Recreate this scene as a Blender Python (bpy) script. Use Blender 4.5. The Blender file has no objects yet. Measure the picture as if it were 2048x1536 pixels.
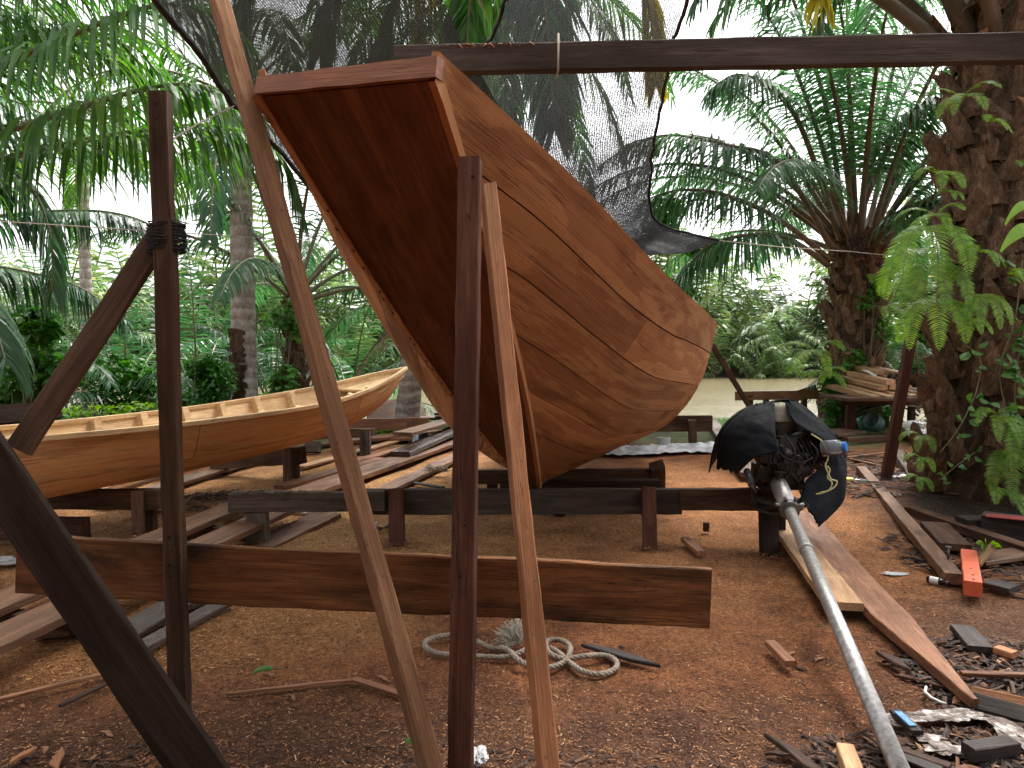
import bpy, math, random
import numpy as np
from mathutils import Vector, Matrix, noise as mnoise
random.seed(7)
rnd = random.uniform
C = bpy.context.scene.collection
SC = bpy.context.scene
# ------------------------------------------------------------------ camera frame (used to work out real positions)
F, H = 1540.0, 1.5
PIT = math.atan(78 / 1540)
FW = Vector((0, math.cos(PIT), -math.sin(PIT))); UP = Vector((0, math.sin(PIT), math.cos(PIT)))
EYE = Vector((0, 0, H))
def ray(px, py):
    return FW + Vector((1, 0, 0)) * ((px - 1024) / F) + UP * ((768 - py) / F)
def P(px, py, D):
    r = ray(px, py); return EYE + r * (D / r.y)
def G(px, py, z=0.0):
    r = ray(px, py); return EYE + r * ((z - H) / r.z)

# ------------------------------------------------------------------ object helpers
WM = {}
def tag(o, label=None, cat=None, group=None, kind=None):
    if label: o['label'] = label
    if cat: o['category'] = cat
    if group: o['group'] = group
    if kind: o['kind'] = kind
    return o
def _link(o, M, parent):
    C.objects.link(o)
    if parent is not None:
        o.parent = parent
        o.matrix_basis = WM[parent].inverted() @ M
    else:
        o.matrix_basis = M
    WM[o] = M.copy()
    return o
def empty(name, loc, label, cat, group=None, kind=None):
    o = bpy.data.objects.new(name, None); o.empty_display_size = .2
    _link(o, Matrix.Translation(Vector(loc)), None)
    return tag(o, label, cat, group, kind)
class MB:
    def __init__(s): s.v = []; s.f = []; s.sm = []
    def add(s, vs, fs, smooth=False):
        n = len(s.v); s.v.extend([tuple(p) for p in vs])
        s.f.extend([tuple(i + n for i in f) for f in fs]); s.sm.extend([smooth] * len(fs))
    def box(s, c, size, M=None):
        x, y, z = [d / 2 for d in size]; c = Vector(c)
        vs = [Vector((a * x, b * y, d * z)) for a in (-1, 1) for b in (-1, 1) for d in (-1, 1)]
        if M is not None: vs = [M @ p for p in vs]
        s.add([p + c for p in vs], [(0, 1, 3, 2), (4, 6, 7, 5), (0, 4, 5, 1), (2, 3, 7, 6), (0, 2, 6, 4), (1, 5, 7, 3)])
    def tube(s, pts, rad, seg=8, caps=True, smooth=True):
        pts = [Vector(p) for p in pts]; n = len(pts)
        if not hasattr(rad, '__len__'): rad = [rad] * n
        rings = []; ref = None
        for i, p in enumerate(pts):
            t = (pts[min(i + 1, n - 1)] - pts[max(i - 1, 0)]).normalized()
            if ref is None:
                ref = t.cross(Vector((0, 0, 1)))
                if ref.length < .05: ref = t.cross(Vector((1, 0, 0)))
            ref = (ref - t * ref.dot(t)).normalized(); b = t.cross(ref)
            rings.append([p + (ref * math.cos(k * 2 * math.pi / seg) + b * math.sin(k * 2 * math.pi / seg)) * rad[i] for k in range(seg)])
        vs = [q for r in rings for q in r]; fs = []
        for i in range(n - 1):
            for k in range(seg):
                a = i * seg + k; b2 = i * seg + (k + 1) % seg
                fs.append((a, b2, b2 + seg, a + seg))
        s.add(vs, fs, smooth)
        if caps:
            m = len(s.v) - n * seg
            s.f.append(tuple(m + k for k in range(seg))[::-1]); s.sm.append(False)
            s.f.append(tuple(m + (n - 1) * seg + k for k in range(seg))); s.sm.append(False)
    def lathe(s, prof, M, seg=20, smooth=True):
        vs = []; fs = []
        for (r, z) in prof:
            for k in range(seg):
                a = k * 2 * math.pi / seg; vs.append(M @ Vector((r * math.cos(a), r * math.sin(a), z)))
        for i in range(len(prof) - 1):
            for k in range(seg):
                a = i * seg + k; b = i * seg + (k + 1) % seg
                fs.append((a, b, b + seg, a + seg))
        s.add(vs, fs, smooth)
    def grid(s, rows, smooth=True):
        n = len(rows[0]); vs = [p for r in rows for p in r]; fs = []
        for i in range(len(rows) - 1):
            for j in range(n - 1):
                a = i * n + j; fs.append((a, a + 1, a + n + 1, a + n))
        s.add(vs, fs, smooth)
    def sheet(s, rows, t, smooth=True):
        """a grid given a real thickness t, closed all round"""
        R, n = len(rows), len(rows[0]); rows = [[Vector(p) for p in r] for r in rows]
        nor = []
        for i in range(R):
            for j in range(n):
                a = rows[min(i + 1, R - 1)][j] - rows[max(i - 1, 0)][j]; b = rows[i][min(j + 1, n - 1)] - rows[i][max(j - 1, 0)]
                q = a.cross(b); nor.append(q.normalized() if q.length > 1e-9 else Vector((0, 0, 1)))
        top = [rows[i][j] + nor[i * n + j] * t / 2 for i in range(R) for j in range(n)]
        bot = [rows[i][j] - nor[i * n + j] * t / 2 for i in range(R) for j in range(n)]
        m = R * n; fs = []
        for i in range(R - 1):
            for j in range(n - 1):
                a = i * n + j; fs.append((a, a + n, a + n + 1, a + 1)); fs.append((m + a, m + a + 1, m + a + n + 1, m + a + n))
        for j in range(n - 1):
            fs.append((j, j + 1, m + j + 1, m + j)); a = (R - 1) * n + j; fs.append((a, m + a, m + a + 1, a + 1))
        for i in range(R - 1):
            a = i * n; fs.append((a, m + a, m + a + n, a + n)); a = i * n + n - 1; fs.append((a, a + n, m + a + n, m + a))
        s.add(top + bot, fs, smooth)
    def mesh(s, name, M):
        Mi = M.inverted(); me = bpy.data.meshes.new(name)
        me.from_pydata([tuple(Mi @ Vector(p)) for p in s.v], [], s.f)
        me.polygons.foreach_set('use_smooth', s.sm); me.update(); return me
    def build(s, name, mat, parent=None, M=None, label=None, cat=None, group=None, kind=None):
        if M is None:
            if parent is not None: M = WM[parent]
            else:
                a = np.array(s.v); M = Matrix.Translation((float(a[:, 0].mean()), float(a[:, 1].mean()), float(a[:, 2].min())))
        me = s.mesh(name, M)
        for m in (mat if isinstance(mat, (list, tuple)) else [mat]): me.materials.append(m)
        o = bpy.data.objects.new(name, me); _link(o, M, parent)
        return tag(o, label, cat, group, kind)
def frame_of(p0, p1, nrm):
    x = (p1 - p0).normalized(); n = Vector(nrm); n = (n - x * n.dot(x)).normalized(); y = n.cross(x)
    M = Matrix((x, y, n)).transposed().to_4x4(); M.translation = (p0 + p1) / 2
    return M
def plank_mb(p0, p1, w, t, nrm, jit=.002, seg=None, ch=.004, w1=None, bow=0., prof=None, end=0., wob=0.):
    """sawn timber from p0 to p1; w across, t along nrm; chamfered corners, slightly uneven edges. prof(u)->(centre offset, width factor)"""
    p0, p1 = Vector(p0), Vector(p1); M = frame_of(p0, p1, nrm); L = (p1 - p0).length
    n = seg or max(3, int(L / .12)); w1 = w if w1 is None else w1
    ch = min(ch, w * .2, t * .2); rows = []; sd = rnd(0, 99)
    for i in range(n + 1):
        u = i / n; hw = (w + (w1 - w) * u) / 2; ht = t / 2; off = 0.
        if prof: off, k = prof(u); hw *= k
        x = -L / 2 + L * u; b = bow * (1 - (2 * u - 1) ** 2)
        a = mnoise.noise(Vector((x * 2.2 + sd, 0, 0))) * wob; c2 = mnoise.noise(Vector((x * 2.2 + sd, 9, 0))) * wob
        q = [(-hw + ch, -ht), (hw - ch, -ht), (hw, -ht + ch), (hw, ht - ch), (hw - ch, ht), (-hw + ch, ht), (-hw, ht - ch), (-hw, -ht + ch)]
        r = []
        for k2, (yy, zz) in enumerate(q):
            e = end * yy / max(w, 1e-6) if i in (0, n) else 0
            j = 0 if i in (0, n) else jit
            r.append(M @ Vector((x + e, yy + off + (a if yy > 0 else c2) + rnd(-j, j), zz + b + rnd(-j, j) * .6)))
        rows.append(r)
    mb = MB(); vs = [p for r in rows for p in r]; fs = []
    for i in range(n):
        for k in range(8):
            a = i * 8 + k; b2 = i * 8 + (k + 1) % 8; fs.append((a, a + 8, b2 + 8, b2))
    fs.append(tuple(range(8))); fs.append(tuple(n * 8 + k for k in range(8))[::-1])
    mb.add(vs, fs); return mb, M
def plank(name, p0, p1, w, t, nrm, mat, parent=None, label=None, cat=None, group=None, **k):
    mb, M = plank_mb(p0, p1, w, t, nrm, **k)
    return mb.build(name, mat, parent, M, label, cat, group)

# ------------------------------------------------------------------ materials
def newmat(name):
    m = bpy.data.materials.new(name); m.use_nodes = True; nt = m.node_tree
    for n in list(nt.nodes): nt.nodes.remove(n)
    return m, nt
def N(nt, typ, ins=None, **props):
    n = nt.nodes.new(typ)
    for k, v in props.items(): setattr(n, k, v)
    for k, v in (ins or {}).items():
        s = n.inputs[k]
        if isinstance(v, bpy.types.NodeSocket): nt.links.new(v, s)
        else: s.default_value = v
    return n
def rgba(c): return (c[0], c[1], c[2], 1.0)
def srgb(r, g, b):
    f = lambda c: (c / 255 / 12.92) if c / 255 <= .04045 else ((c / 255 + .055) / 1.055) ** 2.4
    return (f(r), f(g), f(b))
def ramp(nt, fac, stops, interp='LINEAR'):
    r = N(nt, 'ShaderNodeValToRGB', {'Fac': fac}); r.color_ramp.interpolation = interp; el = r.color_ramp.elements
    while len(el) > 1: el.remove(el[0])
    el[0].position = stops[0][0]; el[0].color = rgba(stops[0][1])
    for p, c in stops[1:]:
        e = el.new(p); e.color = rgba(c)
    return r.outputs['Color']
def g3(v): return (v, v, v)
def mix(nt, a, b, fac, mode='MIX'):
    n = N(nt, 'ShaderNodeMix', data_type='RGBA', blend_type=mode)
    for s, v in ((n.inputs[0], fac), (n.inputs[6], a), (n.inputs[7], b)):
        if isinstance(v, bpy.types.NodeSocket): nt.links.new(v, s)
        elif isinstance(v, tuple): s.default_value = rgba(v)
        else: s.default_value = v
    return n.outputs[2]
def math_n(nt, op, a, b=0.0):
    n = N(nt, 'ShaderNodeMath', {0: a, 1: b}, operation=op); return n.outputs[0]
def coords(nt, scale, rand=True, island=False, rot=(0, 0, 0), uv=False):
    tc = N(nt, 'ShaderNodeTexCoord'); v = tc.outputs['UV' if uv else 'Object']
    if rand:
        src = N(nt, 'ShaderNodeNewGeometry').outputs['Random Per Island'] if island else N(nt, 'ShaderNodeObjectInfo').outputs['Random']
        c = N(nt, 'ShaderNodeCombineXYZ', {0: math_n(nt, 'MULTIPLY', src, 37.), 1: math_n(nt, 'MULTIPLY', src, 91.), 2: math_n(nt, 'MULTIPLY', src, 53.)})
        v = N(nt, 'ShaderNodeVectorMath', {0: v, 1: c.outputs[0]}, operation='ADD').outputs[0]
    return N(nt, 'ShaderNodeMapping', {'Vector': v, 'Scale': scale, 'Rotation': rot}).outputs[0]
def noise(nt, vec, scale, detail=5, rough=.55, dist=0.):
    return N(nt, 'ShaderNodeTexNoise', {'Vector': vec, 'Scale': scale, 'Detail': detail, 'Roughness': rough, 'Distortion': dist}).outputs['Fac']
def wood(name, c1, c2, c3, stain=(.02, .012, .008), stain_amt=.5, rough=.7, island=False, patch=None, grain=1., tint=.3, spec=.3, uv=False, psize=(.75, 1.5, 1.5), pedge=.03, crack=1., pamt=.75):
    m, nt = newmat(name)
    cw = lambda nt, sc, r=True, i=False: coords(nt, sc, r, i, uv=uv)
    n1 = noise(nt, cw(nt, (.22, 7, 1) if uv else (.9, 10, 10), True, island), 1.5, 6, .6, .25 if uv else 1.0)
    n2 = noise(nt, cw(nt, (2.0, 75, 75), True, island), 2.0, 4, .6, .3)
    n3 = noise(nt, cw(nt, (.7, 3.2, 1) if uv else (.8, 2.2, 2.2), True, island), 1.7, 7, .62, .15 if uv else .4)
    n4 = noise(nt, cw(nt, (18, 30, 30), True, island), 2.0, 3, .7)
    col = ramp(nt, n1, [(.28, c1), (.5, c2), (.72, c3)])
    if patch:
        pm = ramp(nt, noise(nt, cw(nt, psize, True, island), 1.9, 8, .55, .8), [(.5 - pedge / 2, g3(0)), (.5 + pedge / 2, g3(1))])
        col = mix(nt, col, patch, math_n(nt, 'MULTIPLY', pm, pamt))
    col = mix(nt, col, ramp(nt, n2, [(.3, g3(.72)), (.65, g3(1.12))]), (.45 if uv else .8) * grain, 'MULTIPLY')
    sm = math_n(nt, 'MULTIPLY', ramp(nt, n3, [(.5, g3(0)), (.68, g3(1))]), stain_amt)
    col = mix(nt, col, stain, sm)
    sp = ramp(nt, n4, [(.30, g3(1)), (.36, g3(0))])
    col = mix(nt, col, stain, math_n(nt, 'MULTIPLY', sp, .55))
    n5 = noise(nt, cw(nt, (.4, 30, 1) if uv else (1.1, 34, 34), True, island), 1.3, 3, .5, .3)
    ck = ramp(nt, n5, [(.478, g3(0)), (.495, g3(1)), (.505, g3(1)), (.522, g3(0))]); ck = math_n(nt, 'MULTIPLY', ck, ramp(nt, n1, [(.42, g3(0)), (.62, g3(1))]))
    col = mix(nt, col, stain, math_n(nt, 'MULTIPLY', ck, .75 * crack))
    big = noise(nt, cw(nt, (.5, 3, 1) if uv else (1.4, 5, 5), True, island), 1.2, 5, .65)
    col = mix(nt, col, ramp(nt, big, [(.3, g3(.62)), (.7, g3(1.3))]), .35 if uv else .8, 'MULTIPLY')
    src = N(nt, 'ShaderNodeNewGeometry').outputs['Random Per Island'] if island else N(nt, 'ShaderNodeObjectInfo').outputs['Random']
    hsv = N(nt, 'ShaderNodeHueSaturation', {'Color': col, 'Value': math_n(nt, 'ADD', math_n(nt, 'MULTIPLY', src, tint), 1 - tint / 2)})
    h = math_n(nt, 'ADD', math_n(nt, 'MULTIPLY', n2, .7), math_n(nt, 'MULTIPLY', n1, .5))
    h = math_n(nt, 'SUBTRACT', h, math_n(nt, 'MULTIPLY', ck, .8))
    bp = N(nt, 'ShaderNodeBump', {'Height': h, 'Strength': .5, 'Distance': .006})
    rg = ramp(nt, n3, [(.35, g3(max(.05, rough - .15))), (.65, g3(min(1, rough + .12)))])
    b = N(nt, 'ShaderNodeBsdfPrincipled', {'Base Color': hsv.outputs[0], 'Roughness': rg, 'Normal': bp.outputs[0], 'Specular IOR Level': spec})
    o = N(nt, 'ShaderNodeOutputMaterial', {'Surface': b.outputs[0]}); return m
def leafmat(name, c1, c2, c3=None, trans=.4, rough=.4, tint=.5, sc=1.2, island=True, spec=.5):
    m, nt = newmat(name)
    isl = N(nt, 'ShaderNodeNewGeometry').outputs['Random Per Island']; ob = N(nt, 'ShaderNodeObjectInfo').outputs['Random']
    f = noise(nt, coords(nt, (1, 1, 1)), sc, 4, .6)
    fac = math_n(nt, 'ADD', math_n(nt, 'MULTIPLY', f, .65), math_n(nt, 'MULTIPLY', isl, .35))
    st = [(.3, c1), (.62, c2)] + ([(.8, c3)] if c3 else [])
    col = ramp(nt, fac, st)
    hsv = N(nt, 'ShaderNodeHueSaturation', {'Color': col, 'Value': math_n(nt, 'ADD', math_n(nt, 'MULTIPLY', ob, tint), 1 - tint / 2)})
    b = N(nt, 'ShaderNodeBsdfPrincipled', {'Base Color': hsv.outputs[0], 'Roughness': rough, 'Specular IOR Level': spec})
    tcol = N(nt, 'ShaderNodeHueSaturation', {'Color': hsv.outputs[0], 'Saturation': 1.15, 'Value': 1.5})
    t = N(nt, 'ShaderNodeBsdfTranslucent', {'Color': tcol.outputs[0]})
    x = N(nt, 'ShaderNodeMixShader', {0: trans, 1: b.outputs[0], 2: t.outputs[0]})
    N(nt, 'ShaderNodeOutputMaterial', {'Surface': x.outputs[0]}); return m
def plain(name, col, rough=.5, metal=0., spec=.5, var=.35, sc=6., bump=.3, col2=None, alpha=None, trans=0., island=False):
    m, nt = newmat(name)
    n = noise(nt, coords(nt, (1, 1, 1)), sc, 7, .65)
    c = ramp(nt, n, [(.3, tuple(x * (1 - var) for x in col)), (.6, col), (.75, col2 or tuple(min(1, x * (1 + var)) for x in col))])
    bp = N(nt, 'ShaderNodeBump', {'Height': n, 'Strength': bump, 'Distance': .01})
    rg = ramp(nt, n, [(.3, g3(min(1, rough * 1.25))), (.7, g3(rough * .8))])
    b = N(nt, 'ShaderNodeBsdfPrincipled', {'Base Color': c, 'Roughness': rg, 'Metallic': metal, 'Specular IOR Level': spec, 'Normal': bp.outputs[0], 'Transmission Weight': trans})
    if alpha is not None: b.inputs['Alpha'].default_value = alpha
    N(nt, 'ShaderNodeOutputMaterial', {'Surface': b.outputs[0]}); return m
M_ = {}
M_['post_dark'] = wood('dark weathered timber', (.045, .023, .013), (.088, .048, .028), (.135, .080, .050), stain_amt=.5, rough=.85, spec=.15)
M_['post_black'] = wood('blackened timber', (.020, .012, .009), (.037, .023, .016), (.060, .039, .029), stain_amt=.4, rough=.9, spec=.12)
M_['post_red'] = wood('dark red hardwood', (.055, .020, .012), (.092, .036, .021), (.135, .058, .035), stain_amt=.35, rough=.8, spec=.15)
M_['strut_grey'] = wood('grey brown timber', (.14, .066, .032), (.215, .108, .054), (.29, .156, .083), stain_amt=.3, rough=.85, spec=.15)
M_['strut_new'] = wood('fresh orange timber', (.26, .098, .042), (.40, .17, .075), (.50, .245, .12), stain_amt=.22, rough=.75, spec=.2)
M_['board'] = wood('stained brown board', (.090, .034, .012), (.21, .084, .030), (.34, .15, .056), stain=(.020, .014, .010), stain_amt=.95, rough=.75, spec=.2)
M_['beam'] = wood('dark grey beam timber', (.030, .020, .015), (.060, .041, .031), (.10, .070, .052), stain_amt=.4, rough=.8)
M_['worn'] = wood('worn grey timber', (.050, .034, .023), (.11, .078, .054), (.19, .14, .10), stain_amt=.75, rough=.9)
M_['trestle'] = wood('brown trestle timber', (.055, .027, .016), (.10, .052, .032), (.165, .092, .058), stain_amt=.55, rough=.85, spec=.15)
M_['plank_grey'] = wood('weathered grey brown plank', (.080, .035, .018), (.165, .080, .043), (.27, .145, .083), stain_amt=.65, rough=.55, spec=.35)
M_['plank_new'] = wood('fresh sawn plank', (.32, .165, .08), (.50, .28, .14), (.62, .39, .21), stain_amt=.2, rough=.6)
M_['plank_red'] = wood('red brown plank', (.15, .060, .028), (.27, .115, .056), (.38, .185, .095), stain_amt=.4, rough=.6)
M_['plank_wet'] = wood('wet dark plank', (.03, .018, .015), (.065, .04, .034), (.12, .08, .07), stain_amt=.5, rough=.28, spec=.7)
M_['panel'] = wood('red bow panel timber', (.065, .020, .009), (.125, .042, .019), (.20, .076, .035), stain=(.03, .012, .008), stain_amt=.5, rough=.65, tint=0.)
M_['hull'] = wood('hull planking', (.25, .102, .040), (.295, .126, .051), (.34, .152, .064), stain=(.11, .038, .017), stain_amt=.6, rough=.75, island=True, patch=(.46, .225, .092), tint=.5, uv=True, psize=(.45, 2.6, 1), grain=.9, pedge=.03, pamt=.6, spec=.2)
M_['hulledge'] = wood('hull edge timber', (.30, .14, .065), (.45, .23, .11), (.55, .31, .16), stain_amt=.3, rough=.7)
M_['hullback'] = plain('dark caulked seam', (.03, .012, .007), .9)
M_['canoe'] = wood('long boat planking', (.46, .185, .058), (.62, .285, .098), (.72, .38, .155), stain=(.16, .06, .022), stain_amt=.5, rough=.6, island=True, patch=(.62, .33, .14), tint=.16, spec=.3, uv=True, psize=(.5, 3, 1))
M_['canoe_in'] = wood('pale inner planking', (.55, .34, .16), (.68, .46, .24), (.76, .56, .33), stain=(.42, .22, .09), stain_amt=.35, rough=.55, tint=.1)
M_['bark_chip'] = wood('bark chip', (.035, .02, .014), (.075, .043, .031), (.15, .095, .07), stain_amt=.5, rough=.8, island=True, tint=.9)
M_['slab_dark'] = wood('charred slab', (.022, .016, .014), (.045, .034, .03), (.085, .066, .06), stain_amt=.4, rough=.7)
M_['coconut'] = leafmat('coconut leaf', (.035, .105, .018), (.08, .19, .035), (.19, .28, .05), trans=.45, rough=.36, spec=.5)
M_['coconut_dark'] = leafmat('dark coconut leaf', (.022, .070, .028), (.048, .13, .05), (.09, .18, .065), trans=.36, rough=.36, spec=.5)
M_['oilpalm'] = leafmat('oil palm leaf', (.026, .082, .028), (.062, .155, .055), (.12, .21, .07), trans=.38, rough=.42, spec=.35)
M_['yellowleaf'] = leafmat('yellowing palm leaf', (.30, .28, .03), (.42, .36, .04), (.2, .26, .05), trans=.45)
M_['deadleaf'] = leafmat('dead palm leaf', (.22, .14, .08), (.36, .26, .17), (.45, .36, .26), trans=.2, rough=.8)
M_['nipa'] = leafmat('nipa palm leaf', (.06, .12, .04), (.15, .23, .08), (.36, .36, .16), trans=.36, rough=.45, tint=.8)
M_['rachis'] = plain('frond stalk', (.17, .15, .075), .5, var=.4)
M_['rachis_brown'] = plain('brown frond stalk', (.12, .085, .052), .6, var=.4)
M_['fern'] = leafmat('fern leaf', (.10, .22, .022), (.21, .37, .04), (.36, .46, .06), trans=.4, rough=.5, tint=.5, sc=3)
M_['vine'] = leafmat('vine leaf', (.06, .17, .035), (.13, .29, .06), (.24, .36, .08), trans=.38, rough=.4, tint=.4, sc=3)
M_['shrub'] = leafmat('shrub leaf', (.03, .12, .018), (.07, .22, .03), (.15, .30, .05), trans=.4, rough=.42, tint=.5, sc=2)
M_['canopy'] = leafmat('tree leaf', (.03, .09, .02), (.08, .18, .035), (.17, .26, .05), trans=.4, rough=.42, tint=.5, sc=1)
M_['farwood'] = leafmat('far woodland leaf', (.015, .036, .014), (.035, .07, .026), (.07, .10, .04), trans=.3, rough=.6, tint=.3, sc=.4)
M_['grass'] = leafmat('grass blade', (.08, .2, .03), (.16, .33, .05), (.28, .4, .08), trans=.4, rough=.5, sc=.8)
def barkmat(name, c1, c2, c3, sc=(6, 6, 3), rings=0.):
    m, nt = newmat(name)
    n = noise(nt, coords(nt, sc), 1.6, 9, .7, .8); f = noise(nt, coords(nt, (40, 40, 8)), 1.5, 5, .7)
    col = ramp(nt, n, [(.3, c1), (.5, c2), (.7, c3)])
    col = mix(nt, col, ramp(nt, f, [(.3, g3(.55)), (.7, g3(1.2))]), .8, 'MULTIPLY')
    h = math_n(nt, 'ADD', n, math_n(nt, 'MULTIPLY', f, .6))
    if rings:
        w = N(nt, 'ShaderNodeTexWave', {'Vector': coords(nt, (1, 1, 1)), 'Scale': rings, 'Distortion': 3., 'Detail': 3., 'Detail Scale': 1.5}, bands_direction='Z').outputs['Fac']
        col = mix(nt, col, ramp(nt, w, [(.05, g3(.6)), (.25, g3(1.04))]), .55, 'MULTIPLY')
        h = math_n(nt, 'ADD', h, math_n(nt, 'MULTIPLY', w, .8))
    bp = N(nt, 'ShaderNodeBump', {'Height': h, 'Strength': .9, 'Distance': .03})
    b = N(nt, 'ShaderNodeBsdfPrincipled', {'Base Color': col, 'Roughness': .85, 'Normal': bp.outputs[0], 'Specular IOR Level': .2})
    N(nt, 'ShaderNodeOutputMaterial', {'Surface': b.outputs[0]}); return m
M_['coco_bark'] = barkmat('pale ringed palm bark', (.26, .22, .185), (.42, .37, .33), (.58, .54, .49), rings=1.7)
M_['oil_bark'] = barkmat('fibrous oil palm bark', (.022, .013, .008), (.075, .045, .027), (.19, .125, .08))
M_['boot'] = barkmat('old leaf base', (.055, .032, .019), (.165, .100, .060), (.33, .215, .14), sc=(9, 9, 4))
M_['cutface'] = barkmat('orange cut stub', (.2, .09, .04), (.34, .16, .07), (.42, .22, .11), sc=(9, 9, 9))
M_['fibre'] = plain('brown palm fibre', (.11, .07, .045), .9, var=.5, sc=20, spec=.1)
# ------------------------------------------------------------------ setting
def gz(x, y):
    nz = mnoise.noise(Vector((x * 1.1, y * 1.1, 0))) * .034 + mnoise.noise(Vector((x * 4, y * 4, 3))) * .010 + mnoise.noise(Vector((x * 13, y * 13, 7))) * .005
    if y < 15.0: b = 0.
    elif y < 17: b = -(y - 15.0) / 2 * .9
    elif y < 43: b = -.9
    elif y < 45: b = -.9 + (y - 43) / 2 * 1.1
    else: b = .2 + min(4, (y - 45) * .03)
    mound = .10 * math.exp(-(((x + 2.75) / .7) ** 2 + ((y - 7.0) / .5) ** 2)) + .13 * math.exp(-(((x - 4.6) / 1.3) ** 2 + ((y - 7.4) / 1.2) ** 2))
    return b + nz + mound - .02
def ground_mat():
    m, nt = newmat('sawdust and soil ground')
    tc = N(nt, 'ShaderNodeTexCoord').outputs['Object']
    ns = lambda s, d=6, r=.6: N(nt, 'ShaderNodeTexNoise', {'Vector': tc, 'Scale': s, 'Detail': d, 'Roughness': r}).outputs['Fac']
    big, mid, fine, vf = ns(.8, 6, .65), ns(5, 6, .7), ns(42, 5, .75), ns(150, 3, .8)
    def blob(cx, cy, rx, ry, soft=.35):
        v = N(nt, 'ShaderNodeVectorMath', {0: tc, 1: (cx, cy, 0)}, operation='SUBTRACT').outputs[0]
        v = N(nt, 'ShaderNodeVectorMath', {0: v, 1: (1 / rx, 1 / ry, 0)}, operation='MULTIPLY').outputs[0]
        l = N(nt, 'ShaderNodeVectorMath', {0: v}, operation='LENGTH').outputs['Value']
        l = math_n(nt, 'ADD', l, math_n(nt, 'MULTIPLY', math_n(nt, 'SUBTRACT', big, .5), 1.5))
        l = math_n(nt, 'ADD', l, math_n(nt, 'MULTIPLY', math_n(nt, 'SUBTRACT', mid, .5), .5))
        return N(nt, 'ShaderNodeMapRange', {'Value': l, 'From Min': 1 - soft, 'From Max': 1 + soft, 'To Min': 1., 'To Max': 0.}).outputs[0]
    col = ramp(nt, mid, [(.3, (.14, .050, .020)), (.5, (.25, .092, .035)), (.7, (.36, .145, .056))])
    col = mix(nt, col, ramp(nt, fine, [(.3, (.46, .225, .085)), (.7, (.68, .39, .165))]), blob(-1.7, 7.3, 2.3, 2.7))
    col = mix(nt, col, ramp(nt, fine, [(.3, (.36, .145, .050)), (.7, (.50, .24, .09))]), math_n(nt, 'MULTIPLY', blob(-1.9, 4.1, 1.1, .75), .8))
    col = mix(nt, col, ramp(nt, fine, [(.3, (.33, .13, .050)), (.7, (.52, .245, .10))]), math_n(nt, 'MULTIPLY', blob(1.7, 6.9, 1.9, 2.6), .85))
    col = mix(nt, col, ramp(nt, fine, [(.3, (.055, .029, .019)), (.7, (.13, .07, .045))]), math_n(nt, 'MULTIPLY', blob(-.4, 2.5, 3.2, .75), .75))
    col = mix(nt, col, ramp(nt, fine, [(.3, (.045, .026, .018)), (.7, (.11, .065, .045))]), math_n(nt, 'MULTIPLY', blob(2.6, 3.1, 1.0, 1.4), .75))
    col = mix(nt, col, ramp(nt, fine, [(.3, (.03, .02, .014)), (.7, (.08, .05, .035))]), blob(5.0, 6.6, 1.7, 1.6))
    yy = N(nt, 'ShaderNodeSeparateXYZ', {0: tc}).outputs[1]
    far = N(nt, 'ShaderNodeMapRange', {'Value': math_n(nt, 'ADD', yy, math_n(nt, 'MULTIPLY', big, 3.)), 'From Min': 12.3, 'From Max': 13.6}).outputs[0]
    col = mix(nt, col, ramp(nt, mid, [(.35, (.09, .07, .035)), (.65, (.13, .17, .05))]), far)
    bank = N(nt, 'ShaderNodeMapRange', {'Value': yy, 'From Min': 15.6, 'From Max': 16.2}).outputs[0]
    col = mix(nt, col, (.05, .04, .028), bank)
    col = mix(nt, col, ramp(nt, vf, [(.32, g3(.28)), (.5, g3(.95)), (.66, g3(1.8))]), .95, 'MULTIPLY')
    wet = ramp(nt, ns(1.7, 6, .7), [(.55, g3(0)), (.66, g3(1))])
    col = mix(nt, col, (.03, .018, .012), math_n(nt, 'MULTIPLY', wet, .45))
    col = mix(nt, col, ramp(nt, fine, [(.35, g3(.5)), (.65, g3(1.35))]), .8, 'MULTIPLY')
    col = mix(nt, col, ramp(nt, ns(2.6, 6, .7), [(.35, g3(.62)), (.65, g3(1.25))]), .8, 'MULTIPLY')
    h = math_n(nt, 'ADD', math_n(nt, 'MULTIPLY', vf, .5), fine)
    bp = N(nt, 'ShaderNodeBump', {'Height': h, 'Strength': 1., 'Distance': .022})
    b = N(nt, 'ShaderNodeBsdfPrincipled', {'Base Color': col, 'Roughness': .9, 'Normal': bp.outputs[0], 'Specular IOR Level': .2})
    N(nt, 'ShaderNodeOutputMaterial', {'Surface': b.outputs[0]}); return m
def axis(parts):
    out = []
    for a, b, st in parts:
        n = max(1, int(round((b - a) / st))); out += [a + (b - a) * i / n for i in range(n)]
    return out + [parts[-1][1]]
xs = axis([(-300, -40, 40), (-40, -8, 2), (-8, -4, .3), (-4, 5.5, .055), (5.5, 9, .3), (9, 40, 2), (40, 300, 40)])
ys = axis([(-40, 0, 4), (0, 2, .4), (2, 5, .05), (5, 9, .085), (9, 15, .25), (15, 18, .4), (18, 43, 5), (43, 46, .5), (46, 60, 2), (60, 400, 40)])
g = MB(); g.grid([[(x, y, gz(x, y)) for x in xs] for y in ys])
g.build('ground', ground_mat(), M=Matrix.Identity(4), kind='structure')
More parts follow.
